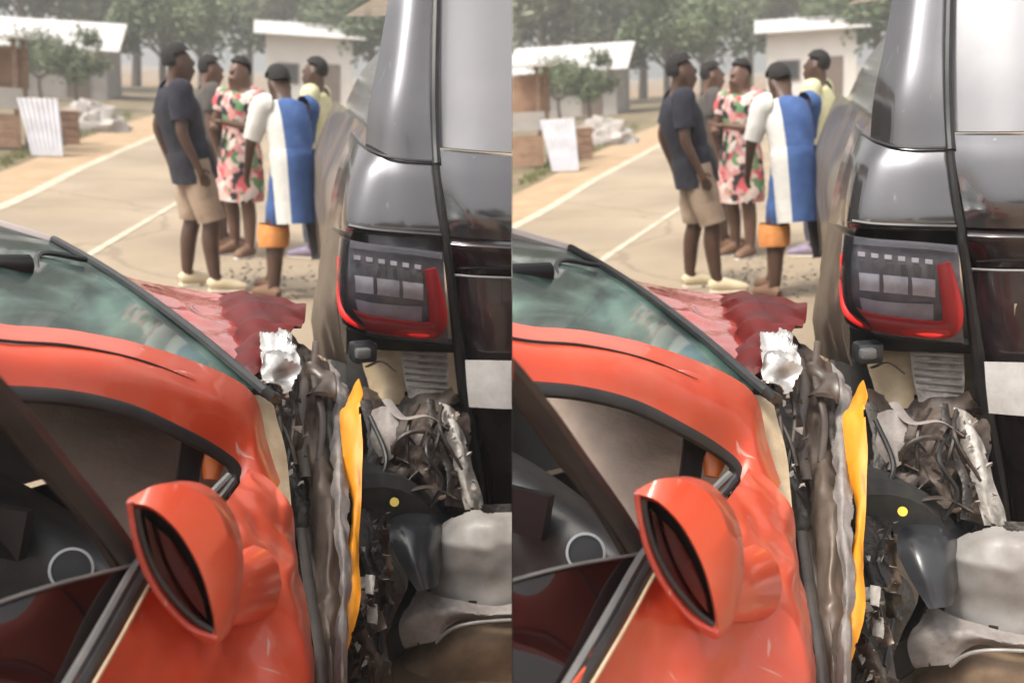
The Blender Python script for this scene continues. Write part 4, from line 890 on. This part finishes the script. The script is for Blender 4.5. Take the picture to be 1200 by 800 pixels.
    part('wheel_liner', patch(g, 20, 20, .006, crump=.006, freq=6), 'liner', C)
    g = [[(418, 460, 3.4), (500, 460, 3.45), (600, 470, 3.4), (760, 470, 3.4)], [(418, 620, 3.2), (500, 620, 3.3), (600, 620, 3.3), (760, 620, 3.3)], [(418, 720, 3.4), (500, 700, 3.6), (600, 690, 3.6), (760, 690, 3.6)]]
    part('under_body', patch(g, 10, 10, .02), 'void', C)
    part('orange_reflector', tube([U(460, 593, 2.66), U(460, 593, 2.62)], [.013, .012], 16), 'reflector', C)
    # dangling mechanical clutter left of the bumper
    g = [[(412, 560, 2.75), (430, 560, 2.8), (452, 565, 2.82)], [(414, 650, 2.55), (432, 650, 2.5), (456, 655, 2.55)], [(412, 740, 2.4), (432, 745, 2.32), (458, 745, 2.4)], [(402, 840, 2.3), (425, 850, 2.22), (452, 850, 2.3)], [(400, 960, 2.3), (425, 960, 2.25), (452, 960, 2.3)]]
    part('hanging_liner', patch(g, 90, 34, .005, crump=.035, freq=4, seed=41, strx=(3, 2, .7)), 'debris_dark', C)
    part('clutter', shards([(415, 600, 2.5), (452, 600, 2.5), (452, 810, 2.2), (404, 810, 2.15)], 20, .005, .014, 43, .025), 'debris_brown', C, False, kind='stuff')
    part('pale_clips', shards([(418, 640, 2.42), (436, 640, 2.42), (434, 790, 2.18), (412, 790, 2.15)], 16, .010, .026, 47, .02), 'debris_light', C, False, kind='stuff')
    for x, y in ((428, 690), (432, 725), (424, 765)):
        part('clip', patch([[(x-5, y-12, 2.28), (x+6, y-10, 2.26)], [(x-6, y+10, 2.24), (x+4, y+12, 2.22)]], 4, 4, .006, crump=.006, freq=20), 'debris_light', C)
    # torn bumper cover
    g = [[(524, 628, 2.76), (544, 613, 2.74), (572, 609, 2.72), (610, 610, 2.70), (760, 611, 2.67), (905, 610, 2.82)],
         [(516, 652, 2.72), (536, 634, 2.69), (568, 628, 2.665), (610, 630, 2.645), (760, 630, 2.62), (915, 628, 2.75)],
         [(508, 684, 2.70), (532, 676, 2.665), (566, 674, 2.64), (610, 676, 2.62), (760, 676, 2.59), (918, 672, 2.72)],
         [(502, 712, 2.70), (530, 716, 2.665), (564, 722, 2.635), (610, 726, 2.615), (760, 726, 2.59), (918, 720, 2.71)]]
    bp = part('bumper_cover', patch(g, 40, 70, .005, crump=.016, freq=3.6, ridge=True, rag=.52, seed=14), 'bumper_silver', C)
    g = [[(470, 725, 2.66), (490, 700, 2.68), (515, 706, 2.66), (545, 716, 2.63), (590, 724, 2.6), (700, 726, 2.58)], [(466, 745, 2.62), (488, 730, 2.61), (514, 728, 2.60), (545, 730, 2.58), (590, 735, 2.56), (700, 737, 2.54)], [(474, 770, 2.62), (492, 766, 2.60), (512, 762, 2.60), (538, 745, 2.60), (590, 742, 2.58), (700, 744, 2.56)]]
    part('bumper_lip', patch(g, 22, 40, .005, crump=.012, freq=10, rag=.25, seed=51), 'bumper_raw', bp)
    g = [[(472, 778, 2.78), (500, 764, 2.74), (530, 750, 2.70), (570, 746, 2.68), (620, 746, 2.66), (760, 748, 2.64)], [(466, 806, 2.74), (500, 796, 2.68), (532, 780, 2.64), (572, 776, 2.62), (620, 776, 2.6), (760, 778, 2.58)], [(462, 850, 2.76), (500, 850, 2.72), (534, 850, 2.68), (574, 850, 2.66), (620, 850, 2.64), (760, 850, 2.62)]]
    part('tan_piece', patch(g, 20, 40, .006, crump=.008, freq=6), 'plain_tan', bp, label='tan piece below the torn bumper')  # plain tan sheet below the bumper lip
    part('lip_edge', tube([(512, 765, 2.60), (528, 752, 2.59), (552, 745, 2.575), (600, 743, 2.56), (700, 746, 2.55)], [.005]*5, 8, res=24, px=True), 'bumper_silver', bp)
    g = [[(500, 600, 2.95), (540, 600, 2.95), (600, 600, 2.92), (760, 600, 2.9)], [(506, 640, 2.9), (540, 640, 2.9), (600, 640, 2.88), (760, 640, 2.86)]]
    part('crash_bar', patch(g, 6, 12, .05), 'debris_dark', C)
    part('paint_scuff', patch([[(570, 655, 2.606), (583, 660, 2.60)], [(566, 690, 2.598), (578, 692, 2.592)], [(572, 712, 2.606), (580, 712, 2.60)]], 10, 6, .0015, rag=.5, seed=6), 'orange', bp) if False else None
    # front and far flank so that it is a whole vehicle where it is not cut off
    def F(d, z): v = S(d, z); return Vector((2.2-v.x+.0, d, z))
    part('far_side_panel', patch([[F(d, z) for d in (3.3, 4, 5.5, 7.8)] for z in (1.46, 1.12, .78, .35)], 12, 16, .006, px=False), 'suv_side', C)
    part('far_side_window', patch([[F(d, 1.47) for d in (3.35, 5, 6.2)], [F(d, 1.82) for d in (3.5, 5, 5.7)]], 4, 8, .006, px=False), 'suv_glass', C)
    part('front_panel', patch([[(.36, 7.9, 1.1), (1.1, 8.05, 1.15), (1.85, 7.9, 1.1)], [(.3, 8.0, .7), (1.1, 8.15, .7), (1.9, 8.0, .7)], [(.36, 7.9, .3), (1.1, 8.05, .3), (1.85, 7.9, .3)]], 8, 10, .01, px=False), 'suv_paint', C)
    part('hood', patch([[(.5, 6.3, 1.2), (1.1, 6.3, 1.24), (1.7, 6.3, 1.2)], [(.4, 7.9, 1.1), (1.1, 8.05, 1.15), (1.8, 7.9, 1.1)]], 6, 8, .01, px=False), 'suv_paint', C)
    part('windshield', patch([[(.5, 6.3, 1.24), (1.1, 6.35, 1.26), (1.7, 6.3, 1.24)], [(.6, 5.5, 1.8), (1.1, 5.5, 1.83), (1.65, 5.5, 1.8)]], 6, 8, .006, px=False), 'suv_glass', C)
    for x, d in ((.40, 4.2), (.52, 6.85), (1.82, 4.2), (1.74, 6.85)): wheel(C, (x, d, .37), (-1, 0, 0), .37, .26)
# ------------------------------------------------------------------ people
J0 = dict(pelvis=(0, 0, .95), waist=(0, .0, 1.08), chest=(0, .01, 1.30), neck=(0, .0, 1.47), skull=(0, .02, 1.60), crown=(0, .0, 1.70),
          hipL=(-.09, 0, .90), kneeL=(-.10, .02, .50), ankL=(-.10, -.02, .09), toeL=(-.12, .15, .03),
          hipR=(.09, 0, .90), kneeR=(.10, .02, .50), ankR=(.10, -.02, .09), toeR=(.12, .15, .03),
          shL=(-.18, 0, 1.41), elL=(-.23, -.03, 1.13), wrL=(-.24, .04, .88), shR=(.18, 0, 1.41), elR=(.23, -.03, 1.13), wrR=(.24, .04, .88))
RAD = dict(pelvis=(.135, .10), waist=(.12, .092), chest=(.145, .105), neck=(.058, .058), skull=(.078, .094), crown=(.052, .062),
           hipL=(.085, .085), kneeL=(.066, .068), ankL=(.043, .045), toeL=(.03, .022), hipR=(.085, .085), kneeR=(.066, .068), ankR=(.043, .045), toeR=(.03, .022),
           shL=(.062, .062), elL=(.042, .042), wrL=(.027, .027), shR=(.062, .062), elR=(.042, .042), wrR=(.027, .027))
ED = [('pelvis', 'waist'), ('waist', 'chest'), ('chest', 'neck'), ('neck', 'skull'), ('skull', 'crown'), ('pelvis', 'hipL'), ('hipL', 'kneeL'), ('kneeL', 'calfL'), ('calfL', 'ankL'), ('ankL', 'toeL'),
      ('pelvis', 'hipR'), ('hipR', 'kneeR'), ('kneeR', 'calfR'), ('calfR', 'ankR'), ('ankR', 'toeR'), ('chest', 'shL'), ('shL', 'elL'), ('elL', 'wrL'), ('chest', 'shR'), ('shR', 'elR'), ('elR', 'wrR')]
def skin_body(key, J):
    names = list(J.keys()); P = [Vector(J[n]) for n in names]; rad = [RAD.get(n, (.05, .05)) for n in names]; ed = [(names.index(a), names.index(b)) for a, b in ED]
    def add(p, r, to):
        P.append(Vector(p)); rad.append((r, r)); ed.append((to, len(P)-1)); return len(P)-1
    for s in 'LR':
        wi = names.index('wr'+s); wv = P[wi]; d = (wv-Vector(J['el'+s])).normalized()
        side = Vector((0, 1, 0)); side = (side-d*side.dot(d)).normalized(); inn = d.cross(side)
        palm = add(wv+d*.05, .030, wi); rad[palm] = (.034, .016)
        th = add(wv+d*.045+side*.038, .0105, palm); add(wv+d*.085+side*.052, .009, th)
        for k, Lf in enumerate((.072, .082, .076, .060)):
            o = side*(.027-.018*k)
            a = add(wv+d*.092+o, .0095, palm); b = add(wv+d*(.092+Lf*.5)+o+inn*.008*(1 if s == 'L' else -1), .0085, a)
            add(wv+d*(.092+Lf*.9)+o+inn*.026*(1 if s == 'L' else -1), .0075, b)
    sk = Vector(J['skull']); hd = (Vector(J['crown'])-sk).normalized(); fw = Vector((0, 1, 0)); fw = (fw-hd*fw.dot(hd)).normalized(); rt = fw.cross(hd)
    si = names.index('skull')
    add(sk+fw*.108+hd*-.015, .014, si); add(sk+fw*.075-hd*.085, .032, si)
    add(sk+rt*.088+hd*-.005-fw*.02, .016, si); add(sk-rt*.088-hd*.005-fw*.02, .016, si)
    me = bpy.data.meshes.new('sk'); me.from_pydata(P, ed, []); o = bpy.data.objects.new('sk', me); COL.objects.link(o)
    o.modifiers.new('s', 'SKIN').use_smooth_shade = True
    for i, r in enumerate(rad): me.skin_vertices[0].data[i].radius = r
    for i in range(len(P)): me.skin_vertices[0].data[i].use_root = (i == names.index('pelvis'))
    m = o.modifiers.new('u', 'SUBSURF'); m.levels = 2; m.render_levels = 2
    dg = bpy.context.evaluated_depsgraph_get(); r = bpy.data.meshes.new_from_object(o.evaluated_get(dg))
    bpy.data.objects.remove(o); r.name = 'body'
    return r
def wrinkle(bm, a=.008, f=9, seed=0):
    bm.normal_update()
    for v in bm.verts: v.co += v.normal*a*fbm(Vector((v.co.x*f, v.co.y*f, v.co.z*f*.8))+Vector((seed, 0, 0)))
    return bm
def person(key, base, face, pose, wear, label, group, skin='skin_a', hgt=1.0, hair='hair', hair_long=False):
    J = dict(J0); J.update(pose)
    for s in 'LR':
        k, a = Vector(J['knee'+s]), Vector(J['ank'+s]); J['calf'+s] = tuple(k*.68+a*.32+Vector((0, -.02, 0))); RAD['calf'+s] = (.066, .070)
    key = 'person_'+key
    r = root('person', (base[0], base[1], 0), label, 'person', group, face); r.scale = (hgt,)*3
    if key not in CACHE:
        items = []; b = skin_body(key, J); b.materials.clear(); b.materials.append(MATS[skin]); b.polygons.foreach_set('use_smooth', [True]*len(b.polygons)); items.append(('body', b))
        V = lambda n: Vector(J[n])
        sk, cw = V('skull'), V('crown'); hd = (cw-sk).normalized()
        bm = bmesh.new(); bmesh.ops.create_icosphere(bm, subdivisions=4, radius=1)
        for v in bm.verts:
            n = v.co.copy(); f = 1+.05*fbm(n*6); v.co = Vector((n.x*.089*f, n.y*.105*f-.012, n.z*.112*f))
        bmesh.ops.delete(bm, geom=[v for v in bm.verts if (v.co.z < .035 and v.co.y > -.03) or v.co.z < -.045], context='VERTS')
        q = Vector((0, 0, 1)).rotation_difference(hd).to_matrix().to_4x4(); q.translation = sk+hd*.035
        bm.transform(q); items.append(('hair', finish_mesh(bm, hair, 'hair')))
        for kind, mat, a in wear:
            if kind == 'shirt':
                sl = a.get('sleeve', .6); hem = a.get('hem', .86); g = a.get('grow', 1.0)
                pv, wa, ch, nk = V('pelvis'), V('waist'), V('chest'), V('neck'); up = (wa-pv)
                h0 = pv + (wa-pv).normalized()*(hem-.95)
                t = tube([h0, pv+Vector((0, 0, .04)), wa, ch, ch*.35+nk*.65, nk-(nk-ch)*.12], [(.185*g*a.get('taper', 1), .145*g*a.get('taper', 1)), (.18*g, .14*g), (.172*g, .13*g), (.188*g, .14*g), (.16, .11), (.07, .07)], 26, ref=(1, 0, 0), res=22, cap=False)
                bl = [t]
                for s in 'LR':
                    if sl <= 0: continue
                    sh, el, wr = V('sh'+s), V('el'+s), V('wr'+s)
                    pts = [sh*.75+ch*.25+Vector((0, 0, .03)), sh, sh*.5+el*.5, sh*(1-min(sl, 1))+el*min(sl, 1)]; rr = [.085, .082, .074, .068]
                    if sl > 1: pts.append(el*(2-sl)+wr*(sl-1)); rr.append(.052)
                    bl.append(tube(pts, rr, 16, res=14, cap=False))
                bm = wrinkle(join(*bl), .012, 7, 1)
                if 'mat2' in a:
                    bm.normal_update()
                    for f in bm.faces:
                        if f.calc_center_median().x*a['side'] > a.get('cut', .05): f.material_index = 1
                    items.append(('shirt', finish_mesh(bm, [mat, a['mat2']], 'shirt')))
                else: items.append(('shirt', finish_mesh(bm, mat, 'shirt')))
            if kind in ('shorts', 'trousers'):
                end = a.get('end', .95); pv = V('pelvis'); bl = [tube([V('waist')*.3+pv*.7, pv, pv-Vector((0, 0, .1))], [(.15, .115), (.16, .125), (.155, .128)], 22, ref=(1, 0, 0), res=8, cap=False)]
                for s in 'LR':
                    h, k, an = V('hip'+s), V('knee'+s), V('ank'+s); g = a.get('grow', 1.0)
                    if end <= 1: pts = [h+Vector((0, 0, .05)), h*.6+k*.4, h*(1-end)+k*end]; rr = [.115*g, .112*g, .102*g]
                    else: pts = [h+Vector((0, 0, .05)), h*.5+k*.5, k, k*(2-end)+an*(end-1)]; rr = [.115*g, .10*g, .082*g, .07*g]
                    bl.append(tube(pts, rr, 18, res=14, cap=False))
                bm = wrinkle(join(*bl), .012, 9, 2); items.append((kind, finish_mesh(bm, mat, kind)))
            if kind == 'cuff':
                bl = []
                for s in a.get('legs', 'LR'):
                    h, k, an = V('hip'+s), V('knee'+s), V('ank'+s)
                    items.append(('cuff', finish_mesh(wrinkle(tube([h*.12+k*.88, k*.95+an*.05, k*.72+an*.28], [.108, .116, .108], 18, res=8, cap=False), .008, 12, 5), mat, 'cuff')))
            if kind == 'dress':
                pv, wa, ch, nk = V('pelvis'), V('waist'), V('chest'), V('neck')
                bm = tube([(pv.x, pv.y, a.get('end', .45)), (pv.x, pv.y, .62), pv-Vector((0, 0, .08)), wa, ch, ch*.3+nk*.7, nk-(nk-ch)*.15], [(.21, .19), (.215, .19), (.205, .175), (.16, .13), (.175, .135), (.14, .10), (.08, .08)], 30, ref=(1, 0, 0), res=26, cap=False)
                bl = [bm]
                for s in 'LR': bl.append(tube([V('sh'+s)*.7+ch*.3, V('sh'+s), V('sh'+s)*.5+V('el'+s)*.5], [.08, .078, .07], 14, res=8, cap=False))
                items.append(('dress', finish_mesh(wrinkle(join(*bl), .016, 8, 3), mat, 'dress')))
            if kind == 'shoes':
                for s in 'LR':
                    an, to = V('ank'+s), V('toe'+s); dr = Vector((to.x-an.x, to.y-an.y, 0)).normalized()
                    hl = Vector((an.x, an.y, 0))-dr*.05; tp = Vector((to.x, to.y, 0))+dr*.06; low = min(an.z, .09)-.09+max(0, an.z-.09)
                    bz = Vector((0, 0, max(0, an.z-.10)))
                    up = tube([hl+Vector((0, 0, .045))+bz, hl+dr*.06+Vector((0, 0, .062))+bz, hl+dr*.16+Vector((0, 0, .05))+bz*.6, tp-dr*.03+Vector((0, 0, .035))+bz*.2, tp+Vector((0, 0, .03))], [(.030, .04), (.045, .06), (.047, .047), (.045, .034), (.02, .018)], 14, ref=(dr.y, -dr.x, 0), res=14)
                    sb = tube([hl+Vector((0, 0, .012))+bz, hl+dr*.1+Vector((0, 0, .012))+bz*.7, tp-dr*.05+Vector((0, 0, .012))+bz*.1, tp+Vector((0, 0, .014))], [(.036, .012), (.044, .012), (.050, .012), (.02, .012)], 14, ref=(dr.y, -dr.x, 0), res=10)
                    items.append(('shoe', finish_mesh(up, mat, 'shoe'))); items.append(('sole', finish_mesh(sb, a.get('sole', 'sole'), 'sole')))
        CACHE[key] = items
    shoe = None
    for nm, me in CACHE[key]:
        o = bpy.data.objects.new(nm, me); COL.objects.link(o)
        if nm == 'sole' and shoe: o.parent = shoe
        else: o.parent = r
        if nm == 'shoe': shoe = o
    return r
def people():
    # faces: 0 looks away from the viewer, negative turns right
    g = U(238, 332, 8.25)
    person('A', (g.x-.10, 8.25), R(-75), dict(kneeL=(-.11, .02, .50), ankL=(-.12, -.03, .09), toeL=(-.14, .14, .03), hipR=(.09, .0, .90), kneeR=(.12, .10, .51), ankR=(.14, .12, .09), toeR=(.16, .29, .03),
           pelvis=(0, -.02, .95), waist=(0, -.05, 1.08), chest=(0, -.10, 1.30), neck=(0, -.10, 1.47), skull=(0, -.08, 1.60), crown=(0, -.10, 1.70), shL=(-.18, -.11, 1.41), shR=(.18, -.11, 1.41),
           elL=(-.24, -.20, 1.15), wrL=(-.22, -.12, .92), elR=(.24, -.12, 1.13), wrR=(.25, -.02, .92)),
           [('shirt', 'navy', dict(sleeve=.7, hem=.79, grow=1.1)), ('shorts', 'khaki', dict(end=.98, grow=.98)), ('shoes', 'cream', dict())],
           'man in dark navy shirt, khaki shorts and cream shoes standing on the road', 'men in khaki shorts', hgt=1.03)
    person('E', ((241-300)*10.2/FX, 10.2), R(-80), dict(kneeL=(-.10, .10, .5), ankL=(-.10, .13, .09), toeL=(-.11, .30, .03), kneeR=(.1, .06, .5), ankR=(.1, .06, .09), toeR=(.11, .23, .03)),
           [('shirt', 'dark_cloth', dict(sleeve=.6)), ('shorts', 'dark_cloth', dict(end=.55)), ('shoes', 'flipflop', dict(sole='flipflop'))],
           'bare legged person in dark clothes half hidden behind the man in khaki shorts', 'half hidden bystanders in dark clothes', skin='skin_b')
    g = G(293, 300)
    person('B', (g.x-.13, g.y), R(140), dict(elL=(-.25, .10, 1.14), wrL=(-.06, .26, 1.18), elR=(.25, .06, 1.12), wrR=(.08, .24, 1.12), ankL=(-.12, .02, .09), ankR=(.10, -.04, .09), kneeL=(-.1, .03, .5)),
           [('dress', 'floral', dict(end=.50)), ('shoes', 'flipflop', dict(sole='litter'))],
           'woman in a pink and black floral dress standing with folded arms', 'women in floral dresses', skin='skin_b')
    g = G(326, 352)
    person('C', (g.x+.05, g.y+.10), R(25), dict(pelvis=(0, -.02, .96), waist=(0, .0, 1.08), chest=(.0, .06, 1.28), neck=(0, .15, 1.44), skull=(0, .22, 1.54), crown=(0, .27, 1.63), shL=(-.18, .10, 1.38), shR=(.18, .10, 1.38),
           elL=(-.25, .14, 1.12), wrL=(-.22, .26, .92), elR=(.22, .2, 1.12), wrR=(.18, .36, .95), kneeL=(-.13, .02, .5), ankL=(-.15, -.04, .09), toeL=(-.19, .13, .03), kneeR=(.02, .22, .52), ankR=(-.04, .24, .09), toeR=(-.05, .40, .03), hipR=(.07, .03, .9)),
           [('shirt', 'blue_cloth', dict(sleeve=.9, hem=.55, grow=.94, taper=.86, mat2='white_cloth', side=-1, cut=.095)), ('shorts', 'blue_cloth', dict(end=.85, grow=.66)), ('cuff', 'orange_cloth', dict(legs='L')), ('shoes', 'flipflop', dict(sole='flipflop'))],
           'person in a blue and white top with an orange cuff below the knee', 'people in blue and white tops')
    g = G(362, 300)
    person('D', (g.x+.0, g.y), R(70), dict(),
           [('shirt', 'lime_cloth', dict(sleeve=.6, hem=.80, grow=1.1)), ('trousers', 'denim', dict(end=1.85)), ('shoes', 'purple', dict())],
           'person in a pale lime shirt and dark trousers close beside the dark vehicle', 'people in lime shirts', hgt=1.02)
# ------------------------------------------------------------------ assemble both sites
for k in (0, 1):
    set_site(k)
    ground_sheet(); road(); background(); stall(); grass_tufts(); road_debris()
    suv(); red_car(); yellow_strip(); people()
# trees on the viewer's side of the road: they show as reflections in the dark paintwork
for x, y, s_, rz in ((-12, -26, .8, .4), (-.3, -13.3, .78, 2.0), (5.9, -12, .74, 3.1), (14, -28, .8, 5.0)):
    set_site(0 if x < 0 else 1); q = SITE.m.inverted() @ Vector((x, y, 0))
    tree(0, 0, 'A', T_A, 'roadside tree mirrored in the dark paintwork', 'trees mirrored in the paintwork', s_, rz, xy=(q.x, q.y))
# the dusty air over the street
bm = box((0, 60, 9), (900, 800, 66))
hz = bpy.data.objects.new('haze', finish_mesh(bm, 'haze_air', 'haze', False)); COL.objects.link(hz); hz['kind'] = 'stuff'
